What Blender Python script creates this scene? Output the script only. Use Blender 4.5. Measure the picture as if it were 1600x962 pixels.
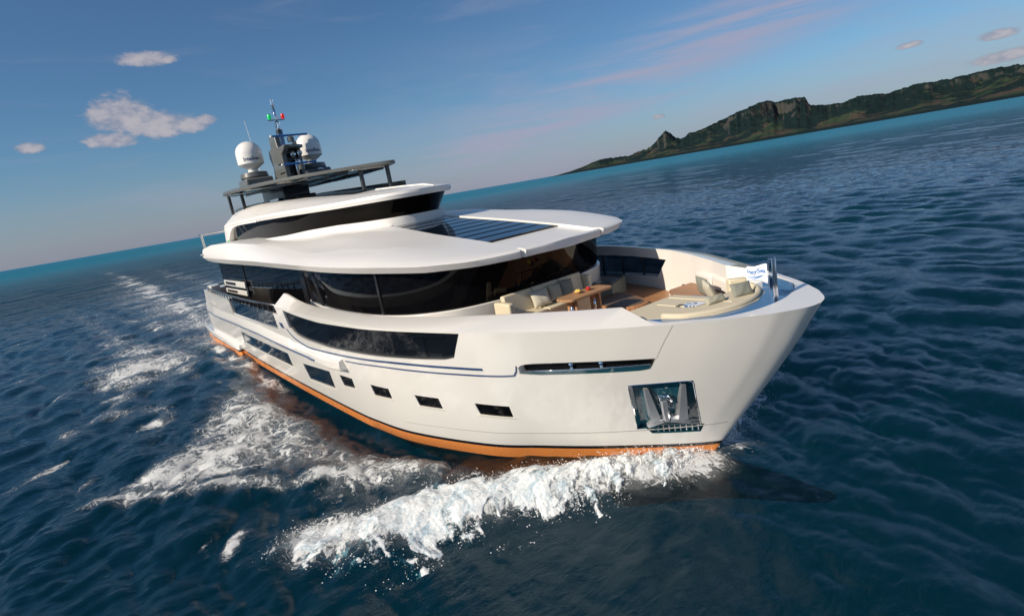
import bpy, bmesh, math, random
import numpy as np
from mathutils import Vector, Matrix
random.seed(7); rng = np.random.RandomState(7)
S = bpy.context.scene
for o in list(bpy.data.objects): bpy.data.objects.remove(o)
COL = S.collection
R = math.radians

# ------------------------------------------------------------------ camera
cam_d = bpy.data.cameras.new('camera'); cam_d.sensor_width = 36; cam_d.lens = 875/1600*36
cam_d.clip_start = 0.5; cam_d.clip_end = 60000
cam = bpy.data.objects.new('camera', cam_d); COL.objects.link(cam); S.camera = cam
roll, pitch, ang = R(9.787204), R(12.386303), R(-36.803392)
fh = Vector((-math.cos(ang), -math.sin(ang), 0)); rh = Vector((-math.sin(ang), math.cos(ang), 0)); up = Vector((0, 0, 1))
fwd = fh*math.cos(pitch) - up*math.sin(pitch); dwn = -fh*math.sin(pitch) - up*math.cos(pitch)
X = rh*math.cos(roll) + dwn*math.sin(roll); Y = -(-rh*math.sin(roll) + dwn*math.cos(roll))
M = Matrix((X, Y, -fwd)).transposed().to_4x4(); M.translation = Vector((37.57, -9.57, 6.36))
cam.matrix_world = M

# ------------------------------------------------------------------ sun, sky, exposure
SUN = Vector((-0.02, -1.0, 0.62)).normalized()
sd = bpy.data.lights.new('sun', 'SUN'); sd.energy = 4.9; sd.angle = R(0.5); sd.color = (1.0, 0.87, 0.70)
sun = bpy.data.objects.new('sun', sd); COL.objects.link(sun)
sun.rotation_euler = SUN.to_track_quat('Z', 'Y').to_euler(); sun.location = (0, 0, 60)
S.view_settings.view_transform = 'Standard'; S.view_settings.look = 'None'
S.view_settings.exposure = 0.16; S.view_settings.gamma = 1; S.view_settings.use_curve_mapping = False
W = bpy.data.worlds.new('World'); S.world = W; W.use_nodes = True

class NT:
    """tiny helper to write node graphs"""
    def __init__(s, tree): s.t = tree; s.n = tree.nodes; s.l = tree.links
    def node(s, typ, **k):
        n = s.n.new(typ)
        for a, b in k.items(): setattr(n, a, b)
        return n
    def put(s, sock, v):
        if v is None: return
        if isinstance(v, bpy.types.NodeSocket): s.l.new(v, sock)
        elif isinstance(v, (tuple, list)) and len(v) == 3 and sock.type == 'RGBA': sock.default_value = (*v, 1)
        else: sock.default_value = v
    def m(s, op, a, b=None, c=None, clamp=False):
        n = s.node('ShaderNodeMath', operation=op, use_clamp=clamp)
        for i, v in enumerate((a, b, c)): s.put(n.inputs[i], v)
        return n.outputs[0]
    def ss(s, v, a, b):
        n = s.node('ShaderNodeMapRange', interpolation_type='SMOOTHSTEP'); s.put(n.inputs[0], v)
        s.put(n.inputs[1], a); s.put(n.inputs[2], b); return n.outputs[0]
    def mix(s, f, a, b, mode='MIX'):
        n = s.node('ShaderNodeMix', data_type='RGBA', blend_type=mode); s.put(n.inputs[0], f); s.put(n.inputs[6], a); s.put(n.inputs[7], b)
        return n.outputs[2]
    def noise(s, vec, scale, detail=4, rough=.5, dist=0.0, out=0):
        n = s.node('ShaderNodeTexNoise'); s.put(n.inputs['Vector'], vec); s.put(n.inputs['Scale'], scale)
        n.inputs['Detail'].default_value = detail; n.inputs['Roughness'].default_value = rough; n.inputs['Distortion'].default_value = dist
        return n.outputs[out]
    def mapping(s, vec, scale=(1, 1, 1), rot=(0, 0, 0), loc=(0, 0, 0)):
        n = s.node('ShaderNodeMapping'); s.put(n.inputs[0], vec); n.inputs['Scale'].default_value = scale
        n.inputs['Rotation'].default_value = rot; n.inputs['Location'].default_value = loc
        return n.outputs[0]

w = NT(W.node_tree); w.n.clear()
sky = w.node('ShaderNodeTexSky', sky_type='NISHITA', sun_disc=False)
sky.sun_elevation = math.asin(SUN.z); sky.sun_rotation = math.atan2(SUN.x, SUN.y)
sky.altitude = 0; sky.air_density = 1.0; sky.dust_density = 0.6; sky.ozone_density = 2.4
geo = w.node('ShaderNodeTexCoord').outputs['Generated']
sep = w.node('ShaderNodeSeparateXYZ'); w.l.new(geo, sep.inputs[0])
ca_, sa_ = math.cos(R(140)), math.sin(R(140))
xr_ = w.m('ADD', w.m('MULTIPLY', sep.outputs[0], ca_), w.m('MULTIPLY', sep.outputs[1], sa_)); yr_ = w.m('SUBTRACT', w.m('MULTIPLY', sep.outputs[1], ca_), w.m('MULTIPLY', sep.outputs[0], sa_))
az = w.m('ADD', w.m('MULTIPLY', w.m('ARCTAN2', yr_, xr_), 57.29578), 140.0)
el = w.m('MULTIPLY', w.m('ARCSINE', sep.outputs[2]), 57.29578)
comb = w.node('ShaderNodeCombineXYZ'); w.l.new(az, comb.inputs[0]); w.l.new(w.m('MULTIPLY', el, 1.7), comb.inputs[1])
uv = comb.outputs[0]
n1 = w.noise(uv, .22, 5, .5, .2); n2 = w.noise(w.mapping(uv, loc=(31, 7, 2)), .8, 5, .55)
def blob(a0, e0, ra, re, flat=.55):
    da = w.m('DIVIDE', w.m('SUBTRACT', az, a0), ra); de = w.m('DIVIDE', w.m('SUBTRACT', el, e0), re)
    below = w.m('MULTIPLY', w.m('MINIMUM', de, 0), flat)      # flatter base
    r2 = w.m('ADD', w.m('ADD', w.m('MULTIPLY', da, da), w.m('MULTIPLY', de, de)), w.m('MULTIPLY', below, below))
    return w.m('SUBTRACT', 1.0, r2)
dens = None
for a0, e0, ra, re in ((173.6, 10.6, 2.5, 1.7), (174.6, 8.7, 2.0, .7), (171.2, 9.6, 2.8, 1.2), (167.6, 9.6, 1.1, .5), (170.6, 14.6, 2.4, .62), (168.8, 9.3, 1.5, .7),
                       (180, 8.6, 1.0, .5), (106.6, 5.2, 1.0, .3), (101.3, 4.5, 1.3, .4), (100.6, 2.9, 2.6, .5),
                       (126.2, 3.7, .7, .26), (80, 7, 5, 2), (70, 12, 6, 2), (220, 9, 7, 2), (300, 12, 8, 3), (0, 10, 9, 3), (30, 14, 7, 2)):
    b = blob(a0, e0, ra, re); dens = b if dens is None else w.m('MAXIMUM', dens, b)
n3 = w.noise(w.mapping(uv, loc=(3, 17, 5)), 2.4, 5, .65)
dn = w.m('ADD', w.m('ADD', w.m('MULTIPLY', dens, .75), w.m('MULTIPLY', w.m('SUBTRACT', n3, .5), .7)), w.m('ADD', w.m('MULTIPLY', w.m('SUBTRACT', n1, .5), .7), w.m('MULTIPLY', w.m('SUBTRACT', n2, .5), 1.3)))
cl = w.m('MULTIPLY', w.ss(dn, -.14, .46), w.ss(dens, -1.3, -.1))
# thin streaks of high cloud
st = w.noise(w.mapping(uv, scale=(.05, .22, 1), rot=(0, 0, R(-9)), loc=(4, 1.5, 0)), 1.0, 7, .6, .6)
veil = w.m('MULTIPLY', w.ss(st, .50, .80), .22)
band = w.m('MULTIPLY', w.ss(el, 16, 6), w.ss(az, 170, 138))
band2 = w.m('MULTIPLY', w.m('MULTIPLY', w.ss(w.noise(w.mapping(uv, scale=(.06, .14, 1)), 1.0, 5, .6, .4), .36, .70), .40), band)
line = w.m('ABSOLUTE', w.m('SUBTRACT', el, w.m('ADD', 3.4, w.m('MULTIPLY', w.m('SUBTRACT', 146, az), .235))))
fib = w.noise(w.mapping(uv, rot=(0, 0, R(21)), scale=(.05, .42, 1)), 1.0, 7, .62, .5)
streak = w.m('MULTIPLY', w.m('MULTIPLY', w.ss(line, 5.2, .4), w.ss(fib, .30, .66)), w.m('MULTIPLY', w.ss(az, 158, 140), .85))
veil = w.m('MAXIMUM', w.m('MAXIMUM', veil, band2), streak)
lowhaze = w.m('MULTIPLY', w.ss(el, 8, -1.0), .62)
skyc = w.mix(1.0, sky.outputs[0], (.62, .88, 1.08), 'MULTIPLY')
c0 = w.mix(lowhaze, skyc, (3.9, 3.8, 5.2))
c0 = w.mix(veil, c0, (4.6, 4.6, 6.2))
shade = w.ss(w.m('ADD', w.m('MULTIPLY', n2, 1.5), w.m('MULTIPLY', dn, .8)), .6, 1.6)
cloudc = w.mix(shade, (3.4, 3.7, 4.8), (6.2, 5.8, 6.2))
c1 = w.mix(w.m('MULTIPLY', cl, .86), c0, cloudc)
c2 = w.mix(w.ss(el, -.3, -2.0), c1, (.02, .26, .42))          # deep water colour below the horizon
bg = w.node('ShaderNodeBackground'); w.l.new(c2, bg.inputs[0]); bg.inputs[1].default_value = 0.071
wo = w.node('ShaderNodeOutputWorld'); w.l.new(bg.outputs[0], wo.inputs[0])

# ------------------------------------------------------------------ object helpers
def link(o): COL.objects.link(o); return o
def tag(o, label=None, cat=None, group=None, kind=None):
    if label: o['label'] = label
    if cat: o['category'] = cat
    if group: o['group'] = group
    if kind: o['kind'] = kind
    return o
def adopt(o, parent):
    if parent is not None:
        o.parent = parent
        mw = Matrix.Translation(parent.location) if parent.type == 'EMPTY' else Matrix.Identity(4)
        if parent.type != 'EMPTY' : mw = parent.matrix_local if False else Matrix.Identity(4)
        if parent.type == 'EMPTY': o.matrix_parent_inverse = mw.inverted()
    return o
def empty(name, loc): 
    o = bpy.data.objects.new(name, None); o.location = loc; o.empty_display_size = .3; return link(o)
def mesh(name, V, F, mat, parent=None, smooth=False, auto=None, bevel=0, seg=2, recalc=False):
    me = bpy.data.meshes.new(name); me.from_pydata([tuple(map(float, v)) for v in V], [], [tuple(map(int, f)) for f in F])
    if recalc:
        b = bmesh.new(); b.from_mesh(me); bmesh.ops.recalc_face_normals(b, faces=b.faces); b.to_mesh(me); b.free()
    return finish(name, me, mat, parent, smooth, auto, bevel, seg)
def finish(name, me, mat, parent=None, smooth=False, auto=None, bevel=0, seg=2):
    mats = mat if isinstance(mat, (list, tuple)) else [mat]
    for m_ in mats: me.materials.append(m_)
    o = link(bpy.data.objects.new(name, me))
    if smooth or auto: me.polygons.foreach_set('use_smooth', [True]*len(me.polygons))
    if auto: me.set_sharp_from_angle(angle=R(auto))
    if bevel:
        bv = o.modifiers.new('bevel', 'BEVEL'); bv.width = bevel; bv.segments = seg; bv.limit_method = 'ANGLE'; bv.angle_limit = R(35); bv.harden_normals = False
        if not (smooth or auto): me.polygons.foreach_set('use_smooth', [True]*len(me.polygons)); me.set_sharp_from_angle(angle=R(35))
    return adopt(o, parent)
def grid_faces(n, m, off=0, close=False, flip=False):
    F = []
    for i in range(n-1):
        for j in range(m if close else m-1):
            a, b = off+i*m+j, off+i*m+(j+1) % m; c, d = b+m, a+m
            F.append((a, d, c, b) if flip else (a, b, c, d))
    return F
def loft(rows, close=True, caps=True):
    n, m = len(rows), len(rows[0]); V = [p for r in rows for p in r]; F = grid_faces(n, m, 0, close)
    if caps: F += [tuple(range(m))[::-1], tuple(range((n-1)*m, n*m))]
    return V, F
class MB:
    def __init__(s): s.V = []; s.F = []
    def add(s, V, F): k = len(s.V); s.V += [tuple(v) for v in V]; s.F += [tuple(i+k for i in f) for f in F]; return s
    def box(s, c, d, rot=None):
        x, y, z = [q/2 for q in d]; P = [(-x, -y, -z), (x, -y, -z), (x, y, -z), (-x, y, -z), (-x, -y, z), (x, -y, z), (x, y, z), (-x, y, z)]
        if rot is not None: P = [rot @ Vector(p) for p in P]
        return s.add([(p[0]+c[0], p[1]+c[1], p[2]+c[2]) for p in P], [(0, 3, 2, 1), (4, 5, 6, 7), (0, 1, 5, 4), (1, 2, 6, 5), (2, 3, 7, 6), (3, 0, 4, 7)])
    def prism(s, poly, z0, z1):          # poly in xy, extruded along z
        n = len(poly); V = [(p[0], p[1], z0 if not callable(z0) else z0(*p)) for p in poly]+[(p[0], p[1], z1 if not callable(z1) else z1(*p)) for p in poly]
        F = [tuple(range(n))[::-1], tuple(range(n, 2*n))]+[(i, (i+1) % n, n+(i+1) % n, n+i) for i in range(n)]
        return s.add(V, F)
    def prism_y(s, poly, y0, y1):        # poly in xz, extruded along y
        n = len(poly); V = [(p[0], y0, p[1]) for p in poly]+[(p[0], y1, p[1]) for p in poly]
        return s.add(V, [tuple(range(n)), tuple(range(n, 2*n))[::-1]]+[(i, n+i, n+(i+1) % n, (i+1) % n) for i in range(n)])
    def tube(s, pts, r, k=10, cap=True):
        pts = [Vector(p) for p in pts]; rr = r if isinstance(r, (list, tuple)) else [r]*len(pts); rows = []; prev = None
        for i, p in enumerate(pts):
            t = (pts[min(i+1, len(pts)-1)]-pts[max(i-1, 0)]).normalized()
            if prev is None: a = t.orthogonal().normalized()
            else: a = (prev-t*prev.dot(t)).normalized()
            prev = a; b = t.cross(a)
            rows.append([p+(a*math.cos(q*2*math.pi/k)+b*math.sin(q*2*math.pi/k))*rr[i] for q in range(k)])
        V, F = loft(rows, True, cap); return s.add(V, F)
    def lathe(s, prof, c=(0, 0, 0), k=32, axis=None):   # prof (r,z)
        rows = [[(r*math.cos(2*math.pi*q/k), r*math.sin(2*math.pi*q/k), z) for q in range(k)] for r, z in prof]
        V, F = loft(rows, True, True)
        if axis is not None:
            q = Vector((0, 0, 1)).rotation_difference(Vector(axis)); V = [q @ Vector(v) for v in V]
        return s.add([(v[0]+c[0], v[1]+c[1], v[2]+c[2]) for v in V], F)
    def go(s, name, mat, parent=None, **k): 
        k.setdefault('recalc', True); return mesh(name, s.V, s.F, mat, parent, **k)
def temp(V, F):
    me = bpy.data.meshes.new('cutter'); me.from_pydata([tuple(map(float, v)) for v in V], [], [tuple(map(int, f)) for f in F])
    b = bmesh.new(); b.from_mesh(me); bmesh.ops.recalc_face_normals(b, faces=b.faces); b.to_mesh(me); b.free()
    return link(bpy.data.objects.new('cutter', me))
def cut(o, V, F, op='DIFFERENCE'):
    c = temp(V, F); md = o.modifiers.new('b', 'BOOLEAN'); md.operation = op; md.object = c; md.solver = 'EXACT'
    bpy.context.view_layer.update(); dg = bpy.context.evaluated_depsgraph_get()
    me = bpy.data.meshes.new_from_object(o.evaluated_get(dg)); o.modifiers.remove(md); old = o.data; o.data = me; bpy.data.meshes.remove(old)
    bpy.data.objects.remove(c)
def itp(tab, x):
    return float(np.interp(x, [t[0] for t in tab], [t[1] for t in tab]))
def smooth_tab(tab, n=200):
    """Catmull-Rom resample of a 2-D polyline"""
    P = np.array(tab, float); P = np.vstack([2*P[0]-P[1], P, 2*P[-1]-P[-2]]); out = []
    k = len(P)-3
    for i in range(k):
        for t in np.linspace(0, 1, max(2, n//k), endpoint=False):
            p0, p1, p2, p3 = P[i:i+4]; out.append(.5*((2*p1)+(-p0+p2)*t+(2*p0-5*p1+4*p2-p3)*t*t+(-p0+3*p1-3*p2+p3)*t**3))
    out.append(P[-2]); return [tuple(q) for q in out]

# ------------------------------------------------------------------ materials
def pmat(name, col, rough=.5, metal=0.0, spec=.5, coat=0.0, var=0.0, vscale=3.0, bump=0.0, bscale=40.0, ior=None, emis=None):
    m_ = bpy.data.materials.new(name); m_.use_nodes = True; t = NT(m_.node_tree); b = t.n['Principled BSDF']
    b.inputs['Roughness'].default_value = rough; b.inputs['Metallic'].default_value = metal
    b.inputs['Specular IOR Level'].default_value = spec; b.inputs['Coat Weight'].default_value = coat; b.inputs['Coat Roughness'].default_value = .03
    if ior: b.inputs['IOR'].default_value = ior
    tc = t.node('ShaderNodeTexCoord').outputs['Object']
    if var:
        n_ = t.noise(tc, vscale, 5, .6); f = t.m('MULTIPLY', t.m('SUBTRACT', n_, .5), var*2)
        t.put(b.inputs['Base Color'], t.mix(t.m('ADD', f, .5, clamp=True), tuple(c*(1-var) for c in col), tuple(min(1, c*(1+var)) for c in col)))
        t.put(b.inputs['Roughness'], t.m('ADD', rough, t.m('MULTIPLY', t.m('SUBTRACT', n_, .5), .12*min(1, rough*6)), clamp=True))
    else: b.inputs['Base Color'].default_value = (*col, 1)
    if bump:
        bn = t.node('ShaderNodeBump'); bn.inputs['Strength'].default_value = bump; bn.inputs['Distance'].default_value = .01
        t.put(bn.inputs['Height'], t.noise(tc, bscale, 4, .6)); t.put(b.inputs['Normal'], bn.outputs[0])
    if emis: b.inputs['Emission Color'].default_value = (*emis[:3], 1); b.inputs['Emission Strength'].default_value = emis[3]
    return m_
M_white = pmat('white gelcoat', (.78, .76, .72), .12, coat=.5, var=.035, vscale=1.6)
M_white2 = pmat('satin white deck paint', (.74, .73, .71), .34, coat=.15, var=.03, vscale=1.2)
M_grey = pmat('pale grey deck', (.42, .42, .41), .5, var=.06)
M_black = pmat('black gloss glass', (.003, .003, .004), .02, spec=.5, ior=1.3)
M_glassblue = pmat('dark blue glass', (.005, .012, .024), .02, spec=.8, coat=.3)
M_frame = pmat('window rebate', (.62, .59, .53), .35, var=.04)
M_mullion = pmat('black mullion', (.012, .012, .014), .25)
M_antif = pmat('black antifouling', (.010, .011, .013), .75, spec=.2, var=.4, vscale=6)
M_orange = pmat('orange boot stripe', (.78, .27, .065), .28, coat=.3, var=.05)
M_stripeb = pmat('black boot stripe', (.008, .009, .013), .2, coat=.5)
M_line = pmat('navy line', (.02, .055, .16), .25, coat=.5)
M_chrome = pmat('polished steel', (.82, .82, .84), .05, metal=1.0)
M_brush = pmat('brushed steel', (.6, .6, .6), .25, metal=1.0, var=.05)
M_dgrey = pmat('dark grey mast paint', (.105, .112, .11), .32, coat=.3, var=.08)
M_char = pmat('charcoal frame', (.03, .033, .037), .3, coat=.4, var=.1)
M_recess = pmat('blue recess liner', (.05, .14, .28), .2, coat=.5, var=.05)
M_cush = pmat('cream leather', (.62, .55, .40), .5, var=.05, bump=.15, bscale=30)
M_pad = pmat('cream pad fabric', (.58, .52, .39), .7, var=.05, bump=.2, bscale=60)
M_pil = pmat('sage linen', (.36, .35, .27), .85, var=.10, vscale=12, bump=.4, bscale=90)
M_pil2 = pmat('stone linen', (.50, .47, .38), .85, var=.10, vscale=12, bump=.4, bscale=90)
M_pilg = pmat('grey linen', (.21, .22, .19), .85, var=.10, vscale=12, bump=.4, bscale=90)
M_dome = pmat('dome white', (.78, .77, .74), .22, coat=.4, var=.03)
M_ink = pmat('navy lettering', (.02, .03, .13), .4)
M_blue = pmat('radar blue', (.02, .14, .42), .3, coat=.4)
M_flag = pmat('flag cloth', (.82, .83, .86), .8, var=.04)
M_flagb = pmat('flag print', (.06, .20, .50), .7)
M_gl = pmat('green lamp', (.0, .4, .1), .2, emis=(.0, .6, .12, .35))
M_rl = pmat('red lamp', (.5, .01, .01), .2, emis=(.8, .01, .01, .35))
M_wood_bowl = pmat('light wood', (.46, .26, .12), .45, var=.15, vscale=30)
M_fruit = pmat('yellow fruit', (.75, .55, .10), .4, var=.1)
M_redglass = pmat('red glass', (.42, .02, .012), .05, coat=1)
M_paper = pmat('magazine paper', (.72, .74, .78), .35, var=.05)
def wood(name, a, b, along='x', plank=.09):
    m_ = bpy.data.materials.new(name); m_.use_nodes = True; t = NT(m_.node_tree); bs = t.n['Principled BSDF']
    tc = t.node('ShaderNodeTexCoord').outputs['Object']; sp = t.node('ShaderNodeSeparateXYZ'); t.l.new(tc, sp.inputs[0])
    u = sp.outputs[1 if along == 'x' else 0]
    pl = t.m('DIVIDE', u, plank); fr = t.m('FRACT', pl); idn = t.m('FLOOR', pl)
    wn = t.node('ShaderNodeTexWhiteNoise', noise_dimensions='1D'); t.l.new(idn, wn.inputs['W'])
    g = t.noise(t.mapping(tc, scale=(3, 55, 55) if along == 'x' else (55, 3, 55)), 1.0, 4, .6)
    c = t.mix(t.m('ADD', t.m('MULTIPLY', g, .7), t.m('MULTIPLY', wn.outputs[0], .35), clamp=True), a, b)
    seam = t.m('LESS_THAN', t.m('MINIMUM', fr, t.m('SUBTRACT', 1.0, fr)), .045)
    t.put(bs.inputs['Base Color'], t.mix(seam, c, (.03, .022, .016))); bs.inputs['Roughness'].default_value = .45
    bn = t.node('ShaderNodeBump'); bn.inputs['Strength'].default_value = .3; bn.inputs['Distance'].default_value = .004; t.put(bn.inputs['Height'], t.m('SUBTRACT', g, seam)); t.put(bs.inputs['Normal'], bn.outputs[0])
    return m_
M_teak = wood('teak deck', (.30, .14, .06), (.42, .22, .11))
M_table = wood('table teak', (.33, .18, .09), (.47, .28, .15), along='y', plank=.12)
M_teakdark = wood('dark teak step', (.10, .075, .055), (.16, .12, .09), along='x', plank=.10)
def tinted(name, col, tr):
    m_ = bpy.data.materials.new(name); m_.use_nodes = True; t = NT(m_.node_tree); b = t.n['Principled BSDF']
    b.inputs['Base Color'].default_value = (.01, .013, .02, 1); b.inputs['Roughness'].default_value = .015; b.inputs['Specular IOR Level'].default_value = .9
    tb = t.node('ShaderNodeBsdfTransparent'); tb.inputs[0].default_value = (*col, 1)
    mx = t.node('ShaderNodeMixShader'); mx.inputs[0].default_value = tr; t.l.new(b.outputs[0], mx.inputs[1]); t.l.new(tb.outputs[0], mx.inputs[2])
    t.l.new(mx.outputs[0], t.n['Material Output'].inputs[0]); return m_
M_tint = tinted('tinted glass', (.38, .42, .46), .55)
M_clear = tinted('clear glass', (.75, .82, .86), .80)
M_screen = tinted('smoked screen', (.25, .29, .34), .45)

# ================================================================== YACHT
yacht = empty('yacht', (15, 0, 0))
tag(yacht, 'long white motor yacht with an orange waterline stripe and black windows under way at sea', 'yacht')

# ---- hull surface: half breadth W(x,z)
STEM = [(-1.5, 30.2), (0, 31.0), (.22, 31.14), (1.1, 31.78), (1.63, 32.17), (2.21, 32.58), (2.89, 33.02), (3.3, 33.25), (3.6, 33.42), (4.5, 33.6)]
W0 = [(0, 0), (.5, .42), (1.2, .93), (2.2, 1.62), (3.2, 2.22), (4.36, 2.86), (6.7, 3.58), (8.5, 3.80), (10, 3.87), (14.75, 3.9), (21.2, 3.86), (25.5, 3.76), (40, 3.68)]
W1 = [(0, 0), (.03, .2), (.1, .38), (.25, .62), (.43, .86), (.93, 1.35), (1.43, 1.75), (1.93, 2.12), (2.43, 2.47), (3.43, 3.1), (4.43, 3.66), (5.43, 4.06), (6.43, 4.37), (7.43, 4.60), (8.43, 4.73), (10.43, 4.78), (12.4, 4.76), (15.4, 4.7), (18.4, 4.62), (21.4, 4.52), (24.4, 4.4), (27.4, 4.25), (30.4, 4.08), (32.7, 3.95), (40, 3.8)]
ZS = [(-5, 3.72), (18, 3.72), (21, 3.70), (24, 3.73), (25, 3.73), (26, 3.71), (27, 3.69), (28, 3.68), (29, 3.65), (30, 3.61), (31, 3.58), (33.5, 3.55)]
sm0 = smooth_tab(W0, 400); sm1 = smooth_tab(W1, 600)
def hullW(x, z):
    d = max(0.0, itp(STEM, z)-x); a, b = itp(sm0, d), itp(sm1, d); t = z/3.66
    if z < 0: return a*(1+.25*z)
    return a+(b-a)*(t**.92 if t > 0 else 0)
def zs(x): return itp(ZS, x)
CAPI = [(0, 4.10), (18, 4.30), (21, 4.36), (23, 4.37), (24, 4.36), (25, 4.30), (26, 4.09), (27, 3.79), (28, 3.41), (29, 2.89), (30, 2.28), (31, 1.55), (31.8, .9), (33.5, .0)]   # inner edge of the bulwark top
CAPZ = [(0, .0), (18.2, .34), (18.6, .29), (19.3, .19), (20, .13), (21, .11), (25, .10), (27, .13), (28, .15), (29, .16), (30, .17), (31.9, .175), (32.05, .0), (40, 0)]
us = np.r_[np.linspace(0, .5, 40, endpoint=False), np.linspace(.5, .85, 60, endpoint=False), np.linspace(.85, .97, 50, endpoint=False), 1-np.geomspace(.03, .00005, 45), [1]]
lev = [-1.4, -.9, -.45, -.2, -.02, .33, .34, .42, .43, .8, 1.2, 1.62, 2.05, 2.5, 2.9, 3.25]
XT = -.9
rows = []
for u in us:
    r = []
    for z in lev+['top']:
        if z == 'top':
            xe = itp(STEM, 3.58); x = XT+(xe-XT)*u; z = zs(x)
        else:
            xe = itp(STEM, z); xt = XT if z < 1.8 else XT+(z-1.8)*1.0; x = xt+(xe-xt)*u
        r.append((x, hullW(x, z), z))
    xr, yr, zr = r[-1]; yi = min(itp(CAPI, xr), yr*.995); ch = itp(CAPZ, xr)
    r.append((xr, yi, zr+ch)); r.append((xr, yi*.5, zr+ch))
    full = [(p[0], -p[1], p[2]) for p in r] + [(p[0], p[1], p[2]) for p in r[::-1]]
    rows.append(full)
V, F = loft(rows, True, True)
hull = mesh('hull', V, F, M_white, None, recalc=True)
bmh = bmesh.new(); bmh.from_mesh(hull.data); bmesh.ops.remove_doubles(bmh, verts=bmh.verts, dist=.0004); bmesh.ops.dissolve_degenerate(bmh, edges=bmh.edges, dist=.0004)
bmesh.ops.recalc_face_normals(bmh, faces=bmh.faces); bmh.to_mesh(hull.data); bmh.free()

def patch(bot, top, n, k, off, side=-1, surf=hullW):
    """points over the hull side between two polylines in xz; off>0 = outside"""
    out = []
    b = np.array(bot, float); t = np.array(top, float)
    def samp(P, u):
        s = np.r_[0, np.cumsum(np.hypot(*np.diff(P, axis=0).T))]; s /= s[-1]; return np.interp(u, s, P[:, 0]), np.interp(u, s, P[:, 1])
    for i in range(n):
        u = i/(n-1); x0, z0 = samp(b, u); x1, z1 = samp(t, u); row = []
        for j in range(k):
            v = j/(k-1); x = x0+(x1-x0)*v; z = z0+(z1-z0)*v; row.append((x, side*(surf(x, z)+off), z))
        out.append(row)
    return out
def slab(bot, top, n, k, o0, o1, side=-1, surf=hullW):
    A = patch(bot, top, n, k, o0, side, surf); B = patch(bot, top, n, k, o1, side, surf)
    V = [p for r in A for p in r]+[p for r in B for p in r]; N = n*k
    F = grid_faces(n, k)+grid_faces(n, k, N, flip=True)
    for i in range(n-1): F.append((i*k, (i+1)*k, N+(i+1)*k, N+i*k)); F.append((i*k+k-1, N+i*k+k-1, N+(i+1)*k+k-1, (i+1)*k+k-1))
    for j in range(k-1): F.append((j, N+j, N+j+1, j+1)); a = (n-1)*k; F.append((a+j, a+j+1, N+a+j+1, N+a+j))
    return V, F

# openings in the hull side: (bottom polyline, top polyline) in x,z
BAND_B = [(18.67, 3.0), (18.93, 2.80), (19.5, 2.74), (20.1, 2.72), (21.85, 2.73), (23.3, 2.80), (24.85, 2.88), (25.93, 2.92), (26.8, 2.945), (27.55, 2.98), (27.72, 3.04)]
BAND_T = [(18.9, 3.66), (19.6, 3.61), (20.7, 3.57), (22.2, 3.55), (24.2, 3.62), (25.8, 3.665), (27.1, 3.665), (27.8, 3.655), (28.2, 3.64)]
WINS = [([(8.1, 1.04), (16.3, 1.11)], [(8.5, 1.66), (16.5, 1.71)], .03),
        ([(17.93, .89), (20.5, 1.05)], [(18.02, 1.55), (20.82, 1.74)], .035),
        ([(21.6, 1.39), (22.48, 1.47)], [(21.67, 1.78), (22.63, 1.83)], .03),
        ([(23.69, 1.49), (24.58, 1.54)], [(23.77, 1.85), (24.7, 1.88)], .03),
        ([(25.6, 1.49), (26.34, 1.48)], [(25.67, 1.83), (26.44, 1.82)], .03),
        ([(27.34, 1.43), (28.09, 1.38)], [(27.41, 1.77), (28.2, 1.72)], .03)]
SLOT_B = [(28.93, 2.63), (29.3, 2.585), (29.92, 2.575), (30.54, 2.57), (30.95, 2.575), (31.10, 2.61)]
SLOT_T = [(28.99, 2.80), (29.1, 2.87), (29.3, 2.885), (30.2, 2.87), (30.8, 2.86), (31.28, 2.85)]
PKT_B = [(30.17, .95), (31.21, 1.02)]; PKT_T = [(30.59, 2.22), (31.58, 2.25)]
TRY_B = [(30.36, .80), (31.12, .79)]; TRY_T = [(30.32, .99), (31.27, 1.03)]
cm = MB()
for side in (-1, 1):
    for b, t, dp in WINS: cm.add(*slab(b, t, 14, 3, -dp, .35, side))
    cm.add(*slab(SLOT_B, SLOT_T, 24, 3, -.15, .35, side))      # mooring slot
    cm.add(*slab(PKT_B, PKT_T, 12, 8, -.17, .3, side))       # anchor pocket
cut(hull, cm.V, cm.F)
cm = MB()
for side in (-1, 1): cm.add(*slab(TRY_B, TRY_T, 8, 3, -.16, .3, side))
cut(hull, cm.V, cm.F)
# the well of the main deck
WB = [(x, max(.02, y-.02)) for x, y in CAPI]
def inner(x): return min(itp(CAPI, x)-.06, hullW(x, 2.6)-.13)
pl = [(1.3, inner(1.3)), (10, inner(10)), (18, inner(18)), (21, inner(21)), (23, inner(23)), (24, inner(24)), (25, inner(25)), (26, inner(26)), (27, inner(27)), (28, inner(28)), (29, inner(29)), (30, inner(30)), (30.6, 1.80)]
wellp = [(x, -y) for x, y in pl]+[(x, y) for x, y in pl[::-1]]
cut(hull, *(lambda m_: (m_.V, m_.F))(MB().prism(wellp, 2.62, 6)))
cut(hull, *(lambda m_: (m_.V, m_.F))(MB().prism([(30.45, -.9), (30.55, -1.80), (31.80, -2.12), (34, -2.2), (34, 2.2), (31.80, 2.12), (30.55, 1.80), (30.45, .9)], lambda x, y: 3.583-.012*(x-31), 5)))
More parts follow.
